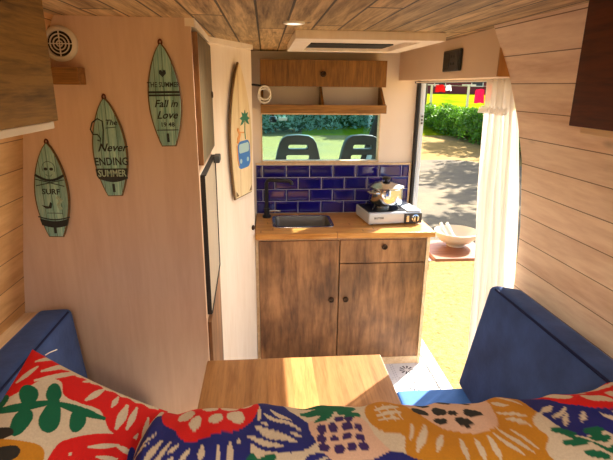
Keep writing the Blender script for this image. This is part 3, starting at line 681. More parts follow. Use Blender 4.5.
# big pale board on the angled door
ctr = B1.lerp(D1, 0.60)+n2*0.012
t = thing('wooden_surfboard', 'long pale wooden surfboard with palm and camper van picture on the angled door', 'surfboard', (ctr.x, ctr.y, 1.475))
ex = (D1-B1).normalized(); Mt = frame_M((0, 0, 0), ex, (0, 0, 1)); Mt = Mt @ Matrix.Rotation(math.radians(1.5), 4, 'Z')
out = board_outline(0.66, 0.235, tail=0.80, p=0.75, wide=0.42)
o = shape2d('edge', [out], 0.010, 0.003, M['rim'], t, Mt @ Matrix.Translation((0, 0, 0.004))); o['label'] = 'brown outer edge'
shape2d('face', [[(x*0.95, z*0.985) for x, z in out]], 0.005, 0.001, M['boardwood'], t, Mt @ Matrix.Translation((0, 0, 0.0105)))
Mf = Mt @ Matrix.Translation((0, 0, 0.0135))
pg = plain('palm_green_paint', hexc(44, 120, 88), 0.6); pb = plain('van_blue_paint', hexc(50, 116, 190), 0.6); po = plain('sunset_orange_paint', hexc(226, 160, 92), 0.6); plb = plain('pale_blue_paint', hexc(170, 205, 210), 0.6)
palm = []
for a in (-0.5, 0.1, 0.8, 1.5, 2.2, 2.9, 3.6):
    tip = (0.035+0.058*math.cos(a), 0.055+0.052*math.sin(a)); q = (-math.sin(a)*0.010, math.cos(a)*0.010); mid = (0.035+0.030*math.cos(a), 0.06+0.028*math.sin(a))
    palm.append(('p', [(0.035, 0.055), (mid[0]+q[0], mid[1]+q[1]), tip, (mid[0]-q[0], mid[1]-q[1])]))
marks('palm_picture', t, Mf, palm+[('l', [(0.035, 0.05), (0.03, 0.0), (0.034, -0.04)], 0.003)], pg)
marks('sunset_picture', t, Mf, [('l', [(-0.05, 0.02), (-0.03, -0.01), (-0.055, -0.05)], 0.008), ('l', [(-0.055, -0.03), (-0.02, 0.0), (0.02, -0.005)], 0.004), ('l', [(-0.062, -0.06), (-0.058, -0.13), (-0.048, -0.165)], 0.004)], po)
marks('van_picture', t, Mf, [('p', [(x, z) for x, z in rrect(-0.055, 0.082, -0.185, -0.045, 0.035)])], pb)
marks('window_picture', t, Mf @ Matrix.Translation((0, 0, 0.0009)), [('p', rrect(-0.042, 0.068, -0.105, -0.058, 0.014)), ('e', -0.025, -0.145, 0.012, 0.012), ('e', 0.052, -0.145, 0.012, 0.012)], plb)
marks('corner_mark', t, Mf, [('p', [(-0.088, -0.318), (-0.06, -0.318), (-0.088, -0.29)])], M['rim'])
marks('corner_mark', t, Mf, [('p', [(0.086, -0.318), (0.06, -0.318), (0.088, -0.29)])], M['rim'])

# ---------------------------------------------------------------- ceiling fittings
t = thing('skylight', 'framed rectangular skylight hatch in the plank ceiling', 'skylight', (0.40, 2.27, 1.9))
b = BM(); x0, x1, y0, y1 = -0.285, 0.29, -0.36, 0.34
for a in ((x0, x1, y0, y0+0.075), (x0, x1, y1-0.075, y1), (x0, x0+0.075, y0+0.075, y1-0.075), (x1-0.075, x1, y0+0.075, y1-0.075)): box(b, a[0], a[1], a[2], a[3], -0.032, 0.0, 0.003)
obj('casing', b, M['cream'], t)
b = BM(); box(b, x0+0.075, x1-0.075, y0+0.075, y1-0.075, -0.012, -0.004); obj('blind', b, M['cream'], t)
b = BM(); box(b, x0+0.08, x1-0.10, y1-0.30, y1-0.08, -0.018, -0.012, 0.002); o = obj('opening_slot', b, M['rubber'], t); o['label'] = 'dark open slot'
emis = NT('led_diffuser'); emis.n.remove(emis.b); e_ = emis.n.new('ShaderNodeEmission'); e_.inputs[0].default_value = (1.0, 0.86, 0.68, 1); e_.inputs[1].default_value = 1.5; emis.l.new(e_.outputs[0], emis.out.inputs[0])
def downlight(x, y, lab, energy):
    t = thing('ceiling_light', lab, 'light', (x, y, 1.9), 0, 'round ceiling lights')
    obj('ring', lathe(BM(), [(0.026, 0), (0.036, 0), (0.035, -0.005), (0.027, -0.007), (0.026, 0)], seg=28), M['white'], t, True)
    obj('diffuser', lathe(BM(), [(0, -0.001), (0.027, -0.001), (0.027, -0.004), (0, -0.004)], seg=28), emis.m, t)
    l = bpy.data.lights.new('ceiling_lamp', 'SPOT'); l.spot_size = math.radians(165); l.spot_blend = 1.0; l.energy = energy; l.color = (1.0, 0.88, 0.73); l.shadow_soft_size = 0.03
    lo = bpy.data.objects.new('ceiling_lamp', l); lo.parent = t; lo.location = (0, 0, -0.02); C.objects.link(lo)
LAMP = 22.0
downlight(0.098, 1.70, 'round white ceiling light between the planks left of the skylight', 18.0)
downlight(-0.25, -0.15, 'added unseen ceiling light behind the camera, left', 25.0)  # added lamp, out of view, lifts the interior brightness
downlight(0.42, -0.15, 'added unseen ceiling light behind the camera, right', 25.0)  # second added fill lamp behind the camera, never in view
# control panel on the header
ny = 2.125; cp = Vector((0.798+(ny-1.684)*0.0283, ny, 1.810)); up = Vector((0, 0, 1)); al = Vector((0.0283, -1, 0)) if False else Vector((-0.0283, -1, 0)).normalized()
t = thing('control_panel', 'small black switch panel on the slanted header over the side door', 'control panel', (0, 0, 0))
Mh = frame_M(cp, al, up)
def hb_(x0, x1, y0, y1, z0, z1, bev=0.001): return bx(x0, x1, y0, y1, z0, z1, bev, 2, None)
def onh(b): bmesh.ops.transform(b, matrix=Mh, verts=b.verts); return b
obj('frame', onh(bx(-0.105, 0.105, -0.044, 0.044, 0.001, 0.014, 0.006)), M['black'], t)
obj('face', onh(bx(-0.088, 0.088, -0.036, 0.036, 0.014, 0.016)), M['darkgrey'], t)
obj('display', onh(bx(-0.072, -0.012, -0.028, 0.026, 0.016, 0.018)), M['black'], t)
for x, y in ((0.014, 0.016), (0.042, 0.016), (0.014, -0.014), (0.042, -0.014)): obj('button', onh(bx(x-0.005, x+0.005, y-0.005, y+0.005, 0.016, 0.019)), M['rubber'], t)

# ---------------------------------------------------------------- overhead cabinets beside the camera
t = thing('overhead_cabinet', 'olive-brown stained overhead cabinet at the upper left', 'cabinet', (-0.481, 0.3, 1.62))
obj('body', bx(-0.23, 0.0, -0.9, 0.83, 0.018, 0.275), M['trimwood'], t)
obj('door', bx(0.0, 0.016, -0.9, 0.85, 0.0, 0.27, 0.002), M['ovl'], t)
o = obj('light_rail', bx(-0.20, 0.012, -0.9, 0.835, -0.016, -0.001, 0.002), M['white'], t); o['label'] = 'cream underside rail'
t = thing('overhead_cabinet', 'dark reddish-brown overhead cabinet at the upper right', 'cabinet', (0.665, 0.15, 1.62))
obj('body', bx(0.0, 0.21, -0.8, 0.84, 0.004, 0.272), M['ovr'], t)
obj('door', bx(-0.018, -0.001, -0.8, 0.85, 0.004, 0.275, 0.002), M['ovr'], t)
o = obj('light_rail', bx(0.0, 0.20, -0.8, 0.835, -0.012, 0.004, 0.002), M['trimwood'], t); o['label'] = 'pale underside rail'

# ---------------------------------------------------------------- curtain
t = thing('curtain', 'sheer white curtain gathered at the rear edge of the open side door', 'curtain', (0.93, 1.85, 0.45))
b = BM(); nu, nv = 150, 60; rows = []
for j in range(nv+1):
    v_ = j/nv; z = 1.285*(1-v_); row = []       # z relative to 0.45, top first
    wid = 0.20+0.09*math.sin(min(v_*1.6, 1)*PI/2)-0.02*v_
    cy = 0.055-0.055*min(v_*1.5, 1)-0.06*v_
    for i in range(nu+1):
        u = i/nu; fold = math.sin(u*2*PI*9+0.8*math.sin(v_*3+u*5))
        amp = 0.012+0.014*min(1, v_*3)
        row.append(b.verts.new((0.02*v_+amp*fold+0.006*math.sin(u*31+v_*4), cy+(u-0.5)*wid+0.006*math.sin(u*40+v_*6), z)))
    rows.append(row)
for j in range(nv):
    for i in range(nu): b.faces.new([rows[j][i], rows[j][i+1], rows[j+1][i+1], rows[j+1][i]])
obj('cloth', b, M['curtain'], t, True)
b = BM()
for i in range(36):
    pass
rows = []
for j in range(4):
    row = []
    for i in range(nu+1):
        u = i/nu; row.append(b.verts.new((-0.030+0.007*math.sin(u*2*PI*16)*(0.5+j*0.3), 0.05+(u-0.5)*0.235, 1.175-0.007*j+0.006*math.sin(u*44))))
    rows.append(row)
for j in range(3):
    for i in range(nu): b.faces.new([rows[j][i], rows[j][i+1], rows[j+1][i+1], rows[j+1][i]])
obj('ruffle', b, M['curtain'], t, True)
b = BM(); tube(b, [(0.0, -0.12, 1.278), (0.0, 1.18, 1.278)], 0.004, 8); obj('rail', b, M['white'], t)

# ---------------------------------------------------------------- table, benches, backrests
t = thing('table', 'beech plank table standing between the benches, half in sunlight', 'table', (0.1, 1.3, 0))
obj('tabletop', bx(-0.333, 0.333, -0.38, 0.325, 0.672, 0.70, 0.003), M['tabletop'], t)
obj('leg', lathe(BM(), [(0, 0.03), (0.035, 0.03), (0.035, 0.67), (0, 0.67)], seg=24), M['steel'], t, True)
obj('foot', lathe(BM(), [(0, 0.001), (0.16, 0.001), (0.15, 0.015), (0.04, 0.035), (0, 0.035)], seg=32), M['steel'], t, True)
def slab(name, pts8, mat, parent, bev=0.02, puff=0.0, seg=4):
    b = hexa(BM(), pts8); bmesh.ops.recalc_face_normals(b, faces=b.faces)
    bmesh.ops.bevel(b, geom=b.edges[:], offset=bev, segments=seg, profile=0.6, affect='EDGES')
    return obj(name, b, mat, parent, True)
t = thing('bench', 'right bench with blue seat cushion in a sunlit tone beside the open side door', 'bench', (0.7, 1.1, 0))
obj('box', bx(-0.14, 0.24, -0.18, 0.54, 0.0, 0.40, 0.003), M['trimwood'], t)
o = obj('seat_cushion', bx(-0.18, 0.24, -0.19, 0.575, 0.40, 0.50, 0.02, 4), M['seat_sunlit'], t, True); o['label'] = 'blue seat cushion, colour lightened as if sunlit'
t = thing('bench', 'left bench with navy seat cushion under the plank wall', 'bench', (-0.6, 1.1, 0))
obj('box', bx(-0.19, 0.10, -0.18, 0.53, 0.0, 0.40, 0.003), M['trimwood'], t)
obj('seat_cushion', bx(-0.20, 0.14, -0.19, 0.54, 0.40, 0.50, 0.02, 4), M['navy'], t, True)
t = thing('backrest_cushion', 'large navy velvet backrest cushion leaning on the right wall', 'cushion', (0, 0, 0))
o = slab('pad', [(0.775, 0.35, 0.50), (0.90, 0.35, 0.50), (0.90, 1.67, 0.50), (0.788, 1.70, 0.50),
             (0.86, 0.35, 1.0), (0.965, 0.35, 1.0), (0.935, 1.56, 0.995), (0.852, 1.64, 0.985)], M['navy'], t, 0.028)
b = BM(); tube(b, [(0.862, 0.40, 0.990), (0.858, 1.0, 0.988), (0.853, 1.60, 0.974)], 0.0045, 6); o = obj('piping', b, M['piping'], t); o['label'] = 'dark navy piping'
t = thing('backrest_cushion', 'navy velvet backrest cushion against the left plank wall', 'cushion', (0, 0, 0))
slab('pad', [(-0.825, 0.35, 0.50), (-0.64, 0.35, 0.50), (-0.655, 1.62, 0.50), (-0.815, 1.62, 0.50),
             (-0.815, 0.35, 0.95), (-0.68, 0.35, 0.95), (-0.69, 1.61, 0.945), (-0.80, 1.60, 0.945)], M['navy'], t, 0.025)
b = BM(); tube(b, [(-0.683, 0.40, 0.944), (-0.69, 1.0, 0.942), (-0.695, 1.58, 0.938)], 0.004, 6); o = obj('piping', b, M['piping'], t); o['label'] = 'dark navy piping'
tag(obj('wall_ledge', bx(-0.885, -0.818, 0.3, 1.645, 0.89, 0.91, 0.002), M['trimwood']), 'narrow pale ledge between left wall and navy backrest', 'ledge')

# ---------------------------------------------------------------- fabric patterns
CR = hexc(212, 190, 160); RED = hexc(214, 22, 16); NAV = hexc(32, 34, 108); GRN = hexc(10, 96, 62); MUS = hexc(196, 128, 26); PUR = hexc(58, 34, 88); BLK = hexc(44, 38, 30); PNK = hexc(220, 176, 146)
class Paint:
    def __init__(s, X, Y): s.X, s.Y = X, Y; s.c = np.zeros(X.shape+(4,)); s.c[:] = CR
    def put(s, m, col): s.c[m] = col
    def ell(s, x, y, rx, ry, col, rot=0.0):
        a = math.radians(rot); dx, dy = s.X-x, s.Y-y
        u = dx*math.cos(a)+dy*math.sin(a); v = -dx*math.sin(a)+dy*math.cos(a)
        w = 1+0.10*np.sin(3*np.arctan2(v, u)+x)
        s.put((u/rx)**2+(v/ry)**2 < w, col)
    def poly(s, pts, col):
        ins = np.zeros(s.X.shape, bool); n = len(pts)
        for i in range(n):
            x1, y1 = pts[i]; x2, y2 = pts[(i+1) % n]
            if y1 == y2: continue
            c = ((y1 > s.Y) != (y2 > s.Y)) & (s.X < (x2-x1)*(s.Y-y1)/(y2-y1)+x1); ins ^= c
        s.put(ins, col)
    def smooth(s, pts, col, n=6):
        out = []; k = len(pts)
        for i in range(k):
            p0, p1, p2, p3 = pts[i-1], pts[i], pts[(i+1) % k], pts[(i+2) % k]
            for j in range(n):
                t_ = j/n
                out.append(tuple(0.5*((2*p1[d])+(-p0[d]+p2[d])*t_+(2*p0[d]-5*p1[d]+4*p2[d]-p3[d])*t_*t_+(-p0[d]+3*p1[d]-3*p2[d]+p3[d])*t_**3) for d in (0, 1)))
        s.poly(out, col)
    def line(s, x1, y1, x2, y2, w, col=CR):
        dx, dy = x2-x1, y2-y1; L = dx*dx+dy*dy
        t_ = np.clip(((s.X-x1)*dx+(s.Y-y1)*dy)/L, 0, 1)
        d = np.hypot(s.X-x1-t_*dx, s.Y-y1-t_*dy); s.put(d < w*(0.35+0.65*np.sin(PI*np.clip(t_, 0.05, 0.95))), col)

def paint_bolster(X, Y):
    p = Paint(X, Y)
    p.smooth([(120, 470), (130, 440), (150, 420), (163, 408), (200, 398), (250, 402), (258, 420), (252, 440), (256, 475), (255, 520), (120, 520)], NAV)
    p.smooth([(163, 396), (166, 414), (180, 424), (192, 434), (208, 433), (222, 430), (240, 426), (254, 416), (260, 402), (250, 380), (190, 375)], RED)
    for e in ((188, 411, 8, 4.6), (199, 420, 6, 6), (218, 418, 7, 5), (237, 414.5, 8.5, 5), (210, 408, 8, 3), (229, 407, 9, 2.6), (246, 405, 6, 2.2)): p.ell(*e, CR)
    for l in ((209, 440, 209, 454, 3), (224, 442, 225, 468, 2), (234, 438, 235, 462, 3.2), (241, 434, 242, 439, 1.6), (172, 434, 160, 458, 3.2), (180, 436, 168, 465, 2.2), (188, 438, 181, 447, 2), (198, 442, 191, 456, 2.2), (186, 450, 180, 460, 2), (150, 441, 162, 436, 1.5), (165, 428, 140, 448, 1.5), (198, 466, 196, 486, 3), (216, 466, 216, 490, 3)): p.line(*l)
    p.smooth([(255, 398), (262, 414), (250, 426), (248, 433), (262, 444), (284, 451), (302, 448), (311, 437), (305, 420), (290, 410), (275, 398)], NAV)
    for l in ((271, 411, 290, 420, 1.7), (265, 414, 297, 428, 1.9), (257, 424, 292, 440, 3.6), (250, 431, 280, 444, 3.0), (288, 431, 297, 434, 1.4), (262, 420, 268, 422, 1.4)): p.line(*l)
    p.ell(267, 456, 8, 5.5, GRN, -20); p.ell(254, 460, 5, 12, GRN); p.ell(262, 470, 6, 10, GRN)
    p.ell(309, 462, 13, 9, NAV, -30); p.line(300, 468, 318, 456, 2)
    p.smooth([(305, 420), (330, 424), (356, 420), (366, 438), (374, 456), (340, 466), (318, 455)], PNK)
    p.line(300, 412, 352, 410, 3.6, GRN)
    for e in ((312, 405, 14, 3, 5), (342, 403, 13, 3.5, -10), (320, 418, 9, 3.2, -14), (344, 412, 10, 3.6, -18), (347, 418, 8.5, 3.2, -8), (326, 409, 8, 4, 60), (334, 407, 8, 3, 10)): p.ell(e[0], e[1], e[2], e[3], GRN, e[4])
    for e in ((316.5, 428, 4.2, 4), (327, 427, 4.2, 3.4), (340, 428, 5, 3.6), (350, 429, 3.8, 3), (315, 437, 4.8, 4), (326.5, 436.5, 4.2, 3), (338, 436, 4.2, 3.4), (349.5, 438, 4.4, 3.6), (316, 446, 5, 4.6), (329.5, 447.5, 4.8, 5), (340.5, 446.5, 4.4, 4.2), (351, 446, 4.8, 4.2), (334, 420.5, 4.5, 3), (343, 422, 4, 2.8)): p.ell(*e, PUR)
    p.smooth([(330, 470), (360, 458), (377, 450), (400, 456), (425, 470), (420, 520), (330, 520)], NAV)
    p.smooth([(361, 414), (368, 406), (390, 396), (520, 396), (524, 412), (512, 424), (516, 438), (508, 452), (505, 475), (430, 480), (402, 462), (388, 452), (391, 433), (378, 431), (366, 426)], MUS)
    for k in range(3): p.line(372, 411+k*4, 396, 408+k*4+2, 1.3); 
    for k in range(3): p.line(374+k*8, 408, 380+k*8, 421, 0.9)
    p.smooth([(402, 398), (410, 410), (424, 424), (440, 432), (462, 434), (478, 426), (484, 412), (480, 398)], PNK)
    for e in ((416, 411, 7, 3.6), (424, 404, 6, 2.4), (434, 411, 6.2, 3.2), (445, 404, 6, 2.4), (430, 420, 6, 4), (449, 424, 7, 3.8), (461, 417, 8, 4.6), (462, 404, 7, 2.6), (444, 415, 4, 2.2)): p.ell(*e, BLK, 12)
    for l in ((412, 428, 398, 450, 3.6), (402, 425, 395, 438, 1.8), (424, 434, 414, 452, 2.6), (438, 440, 437, 462, 2.8), (451, 441, 452, 462, 2.8), (462, 440, 465, 462, 2.8), (468, 438, 486, 457, 2.4), (474, 431, 496, 454, 2.6), (487, 430, 503, 450, 1.8), (489, 406, 500, 409, 1.5), (486, 413, 510, 419, 1.8), (490, 420, 508, 425, 1.8), (500, 402, 514, 408, 1.5)): p.line(*l)
    p.smooth([(520, 396), (545, 392), (580, 404), (613, 408), (650, 405), (660, 500), (590, 480), (575, 452), (560, 428), (545, 440), (528, 424)], NAV)
    for l in ((525, 416, 543, 405, 2), (533, 420, 552, 407, 2), (538, 425, 549, 413, 1.8), (553, 422, 561, 415, 1.6), (572, 418, 590, 440, 3), (581, 418, 596, 434, 2.4), (592, 422, 600, 435, 2), (603, 418, 610, 432, 2), (612, 422, 622, 436, 2)): p.line(*l)
    p.smooth([(586, 446), (600, 438), (630, 440), (640, 470), (600, 480)], PNK)
    for e in ((600, 445, 4.5, 3.6), (609, 443, 4.5, 3.4), (596, 453, 4.5, 3.6), (605, 453, 4.5, 4), (614, 452, 4.5, 4)): p.ell(*e, PUR)
    p.smooth([(536, 392), (548, 400), (562, 408), (580, 414), (600, 414), (650, 408), (650, 370), (590, 376)], RED)
    for e in ((558, 397, 9, 3.2, 8), (577, 391, 9, 3, 0), (583, 402, 10, 4.6, 20), (603, 399, 9.5, 4.6, 18), (598, 388, 10, 3, 0), (616, 390, 8, 4, 10)): p.ell(e[0], e[1], e[2], e[3], CR, e[4])
    p.line(528, 436, 548, 446, 2.2, GRN); p.line(548, 446, 566, 462, 2.2, GRN)
    for e in ((531, 434, 10, 4, 10), (534, 446, 10, 4, 0), (546, 459, 10, 4.2, 10), (556, 433, 9, 3.8, -12), (557, 441, 9, 4, -6), (569, 453, 10, 4.6, 0)): p.ell(e[0], e[1], e[2], e[3], GRN, e[4])
    return p.c
def paint_pillow(X, Y):
    p = Paint(X, Y)
    p.smooth([(20, 335), (45, 338), (100, 368), (172, 398), (182, 420), (150, 460), (138, 500), (122, 470), (112, 432), (102, 420), (94, 405), (78, 399), (64, 392), (60, 380), (46, 378), (30, 388), (14, 390)], RED)
    for l in ((38, 362, 60, 355, 2), (44, 371, 76, 361, 2.4), (40, 379, 80, 370, 2.2), (26, 380, 40, 367, 2), (70, 362, 90, 372, 1.5), (78, 380, 86, 379, 1.2), (82, 396, 96, 387, 2.8), (104, 402, 109, 394, 2.4), (109, 420, 117, 402, 4), (118, 421, 126, 404, 3), (133, 434, 137, 413, 2.6), (139, 438, 143, 424, 1.6), (124, 432, 128, 426, 1.8)): p.line(*l)
    p.smooth([(62, 434), (72, 427), (96, 424), (122, 428), (134, 440), (136, 470), (130, 510), (40, 510), (52, 460)], RED)
    for l in ((88, 434, 112, 434, 2), (110, 434, 128, 444, 2.2), (95, 442, 112, 445, 1.8), (70, 453, 100, 449, 2.2), (92, 460, 116, 461, 2), (74, 438, 75, 439, 1.6)): p.line(*l)
    p.smooth([(121, 440), (128, 442), (130, 480), (121, 480)], NAV); p.ell(136, 455, 5, 8, GRN, 20)
    p.line(8, 404, 60, 397, 3.4, GRN); p.line(58, 398, 98, 412, 3.4, GRN)
    for e in ((37, 391, 9, 7, 60), (35, 412, 7, 11, 25), (56, 390, 6, 8, -10), (56, 410, 8, 12, 5), (77, 413, 6.5, 9, 0), (15, 397, 9, 5, -40), (5, 414, 12, 5, -45)): p.ell(e[0], e[1], e[2], e[3], GRN, e[4])
    p.smooth([(-40, 440), (-10, 428), (10, 424), (35, 426), (54, 433), (54, 450), (44, 480), (40, 520), (-50, 520)], MUS)
    for e in ((5, 433, 7, 4.4), (29, 435, 9.5, 5.6), (20, 448, 8.5, 5.8), (-4, 447, 6, 5), (10, 461, 7, 5), (22, 420, 9, 4.4), (34, 462, 7, 5)): p.ell(*e, BLK)
    return p.c

def grid_mesh(name, P, col, mat, parent, flip=False, closeu=False):
    nv_, nu_ = P.shape[:2]
    me = bpy.data.meshes.new(name); idx = np.arange(nv_*nu_).reshape(nv_, nu_)
    a, b_, c_, d_ = idx[:-1, :-1], idx[:-1, 1:], idx[1:, 1:], idx[1:, :-1]
    q = np.stack([a, b_, c_, d_], -1).reshape(-1, 4)
    if flip: q = q[:, ::-1]
    me.from_pydata(P.reshape(-1, 3).tolist(), [], q.tolist()); me.update()
    at = me.color_attributes.new('pattern', 'FLOAT_COLOR', 'POINT')
    at.data.foreach_set('color', col.reshape(-1).astype(np.float32))
    return link(name, me, mat, parent, True)

# bolster: long printed cushion across the rear backrest
BX0, BX1 = -0.285, 0.99; NU, NV = 520, 230
u = np.linspace(0, 1, NU)[None, :]*np.ones((NV, 1)); th = np.linspace(0, 2*PI, NV)[:, None]*np.ones((1, NU))
xx = BX0+(BX1-BX0)*u
endt = np.clip(np.minimum(u, 1-u)/0.035, 0, 1)**0.5
ry = 0.15*(0.25+0.75*endt); rz = (0.115+0.036*np.clip((xx-0.58)/0.22, 0, 1)**1.5)*(0.15+0.85*endt)
wr_ = 0.0035*np.sin(xx*46+2*np.sin(th*2))+0.003*np.sin(xx*21+th*3)+0.002*np.sin(xx*90+th*5)*np.sin(th*3)
sx_ = np.sign(np.cos(th))*np.abs(np.cos(th))**0.8; sz_ = np.sign(np.sin(th))*np.abs(np.sin(th))**0.85
yc, zc = 0.815, 0.907+0.012*np.clip((0.3-xx)/0.3, 0, 1)
P = np.stack([xx, yc+(ry+wr_)*sx_, zc+(rz+wr_)*sz_], -1)
# pattern coordinates: along the length and round the girth, in units of about 2.4 mm
px_ = np.interp(xx, [-0.285, -0.2, 0.0, 0.3, 0.6, 0.8, 0.9, 1.0], [138, 177, 270, 403, 530, 612, 652, 692])
py_ = np.interp(np.degrees(th), [0, 20, 30, 40, 50, 60, 70, 80, 90, 100, 110, 120, 130, 150, 180, 360], [370, 392, 398, 402, 405, 408, 411.5, 417, 428, 441, 453, 465, 477, 502, 537, 800])
py_ = py_-np.interp(xx, [0.3, 0.6, 0.8], [0, 5, 20])
t = thing('bolster_cushion', 'long pillow printed with mustard, navy and red flowers across the rear backrest', 'pillow', (0, 0, 0))
grid_mesh('cover', P, paint_bolster(px_, py_), M['fabric'], t)
t = thing('rear_backrest', 'navy rear backrest under the long printed pillow', 'backrest', (0.07, 0.82, 0))
obj('pad', bx(-0.60, 0.68, -0.08, 0.08, 0.30, 0.765, 0.03, 4), M['navy'], t, True)
obj('base', bx(-0.60, 0.68, -0.07, 0.07, 0.0, 0.30), M['trimwood'], t)

# printed pillow on the left
cam = np.array([0, 0, 1.70])
A = np.array([-0.520, 0.985, 1.138]); Bp = np.array([-0.250, 0.985, 0.968])
cen = np.array([-0.46, 0.86, 0.93]); n_ = cam-cen; n_[2] *= 0.9; e1 = Bp-A; e1 /= np.linalg.norm(e1); n_ -= e1*(n_@e1); n_ /= np.linalg.norm(n_); e2 = np.cross(e1, n_); e2 /= np.linalg.norm(e2)
if e2[2] > 0: e2 = -e2
S = 0.332; N = 260
uu, vv = np.meshgrid(np.linspace(0, 1, N), np.linspace(0, 1, N)); cu, cv = uu*2-1, vv*2-1
edge = (1-np.abs(cu)**2.4)*(1-np.abs(cv)**2.4)
th_ = 0.075*np.clip(edge, 0, 1)**0.45
pinx = cu*(1-0.05*(1-np.abs(cv)**2)*np.abs(cu)); pinz = cv*(1-0.05*(1-np.abs(cu)**2)*np.abs(cv))
def side(sgn):
    q = A[None, None]+e1*((pinx+1)/2*S)[..., None]+e2*((pinz+1)/2*S)[..., None]
    w = 0.003*np.sin(uu*17+vv*9)*edge+0.002*np.sin(uu*31-vv*22)*edge
    return q+n_*(sgn*(th_+w)-0.0)[..., None]
K = 412; ang = math.atan2(58, 127)
dx = (pinx+1)/2*S*K; dy = (pinz+1)/2*S*K
PXp = 33+dx*math.cos(ang)-dy*math.sin(ang); PYp = 350+dx*math.sin(ang)+dy*math.cos(ang)
colp = paint_pillow(PXp, PYp)
m_ = (vv < 0.022+0.006*np.sin(uu*60)) & (uu > 0.22) & (uu < 0.93); colp[m_] = CR
t = thing('throw_pillow', 'square pillow printed with red flowers and green leaf, propped at the left', 'pillow', (0, 0, 0))
o = grid_mesh('cover', side(1), colp, M['fabric2'], t, flip=True)
o = grid_mesh('back_cover', side(-1), colp, M['fabric2'], t)
b = BM(); tp = A+n_*0.002
tube(b, [tp+e1*0.03, tp+e1*0.035-e2*0.008+n_*0.004, tp+e1*0.045-e2*0.02+n_*0.006], 0.0012, 5); obj('loose_thread', b, M['white'], t)

# ---------------------------------------------------------------- OUTSIDE
b = BM(); bmesh.ops.create_grid(b, x_segments=40, y_segments=40, size=90); bmesh.ops.translate(b, verts=b.verts, vec=(20, 30, -0.5))
g_ = struct('ground', b, M['ground'])
s = NT('grey_gravel_path'); v = s.coord(); n = s.noise(v, 1.4, 4); n2 = s.noise(v, 40, 2)
s.inp(s.b.inputs['Base Color'], s.ramp(s.math('ADD', s.math('MULTIPLY', n, 0.6), s.math('MULTIPLY', n2, 0.4)), [(0.35, hexc(96, 88, 76)), (0.65, hexc(138, 122, 94))]))
s.b.inputs['Roughness'].default_value = 0.9; s.b.inputs['Specular IOR Level'].default_value = 0.1
PTS = [(-6, 6.2), (1.0, 5.9), (3.2, 6.1), (7.5, 5.0), (16, 2.0), (18, 8), (9.5, 11.0), (6.2, 14.6), (3.0, 15.2), (-1, 14.0), (-7, 13.5)]
out = []
for i in range(len(PTS)):
    a_, c_ = Vector(PTS[i]), Vector(PTS[(i+1) % len(PTS)])
    for k in range(6): q = a_.lerp(c_, k/6); out.append((q.x+0.12*math.sin(q.y*7+q.x*3), q.y+0.12*math.sin(q.x*8), -0.515))
tag(obj('path', prism(out, (0, 0, 0.02)), s.m), kind='structure')
# raised lawn beyond the hedge
b = BM(); rows = []
for i, (d0, z) in enumerate(((24, -0.52), (28, -0.25), (34, 0.30), (44, 0.75), (56, 1.0), (75, 1.1))):
    rows.append([b.verts.new((x*d0/58, d0*0.93, z)) for x in (4, 14, 22, 30, 38, 50, 64)])
for r0, r1 in zip(rows, rows[1:]):
    for i in range(6): b.faces.new([r0[i], r0[i+1], r1[i+1], r1[i]])
ret = bmesh.ops.extrude_face_region(b, geom=b.faces[:]); bmesh.ops.translate(b, verts=[v for v in ret['geom'] if isinstance(v, bmesh.types.BMVert)], vec=(0, 0, -1.0))
tag(obj('lawn', b, M['lawn']), kind='structure')

def leaves(name, pts, size, mat, parent):
    pts = np.asarray(pts); n = len(pts)
    a = rng.normal(size=(n, 3)); a /= np.linalg.norm(a, axis=1)[:, None]
    c = np.cross(a, rng.normal(size=(n, 3))); c /= np.linalg.norm(c, axis=1)[:, None]
    sz = size*(0.6+0.8*rng.random(n))[:, None]
    v = np.stack([pts-a*sz, pts+c*sz*0.45, pts+a*sz, pts-c*sz*0.45], 1).reshape(-1, 3)
    me = bpy.data.meshes.new(name); me.from_pydata(v.tolist(), [], np.arange(4*n).reshape(-1, 4).tolist()); me.update()
    o = link(name, me, mat, parent); return o
def hedge(label, p0, p1, w, h, n, size, mat, z0=-0.5):
    p0, p1 = np.array(p0, float), np.array(p1, float); d = p1-p0; L = np.linalg.norm(d); e = d/L; q = np.array([-e[1], e[0]])
    t = thing('hedge', label, 'hedge', (p0[0], p0[1], z0))
    s_ = rng.random(n)*L; a = rng.random(n)*PI
    rad = 0.82+0.22*rng.random(n)+0.10*np.sin(s_*2.1)+0.07*np.sin(s_*5.3+a*3)
    cx_ = np.sign(np.cos(a))*np.abs(np.cos(a))**0.5*rad*w/2; cz_ = np.abs(np.sin(a))**0.6*rad*h
    pts = np.stack([s_*e[0]+cx_*q[0], s_*e[1]+cx_*q[1], cz_], 1)
    leaves('foliage', pts, size, mat, t)
    k = int(L/1.4)
    for i in range(k):
        s0 = L*(i+0.5)/k; obj('stem', tube(BM(), [(s0*e[0], s0*e[1], 0), (s0*e[0]+0.05, s0*e[1], h*0.45)], [0.04, 0.015], 6), M['bark'], t)
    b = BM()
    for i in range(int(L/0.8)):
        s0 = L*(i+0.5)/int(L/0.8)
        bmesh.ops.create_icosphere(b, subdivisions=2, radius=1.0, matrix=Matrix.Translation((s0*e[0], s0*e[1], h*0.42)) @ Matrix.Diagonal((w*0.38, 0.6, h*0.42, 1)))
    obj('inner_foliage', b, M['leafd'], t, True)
    return t
hedge('bright green clipped hedge beyond the path, seen through the side door', (9.4, 27.0), (9.3, 12.0), 1.9, 1.15, 22000, 0.07, M['leaf'])
hedge('tall shady hedge ahead of the van, seen through the windscreen', (-6, 23), (7.0, 26.5), 2.5, 2.6, 26000, 0.11, M['leafm'])
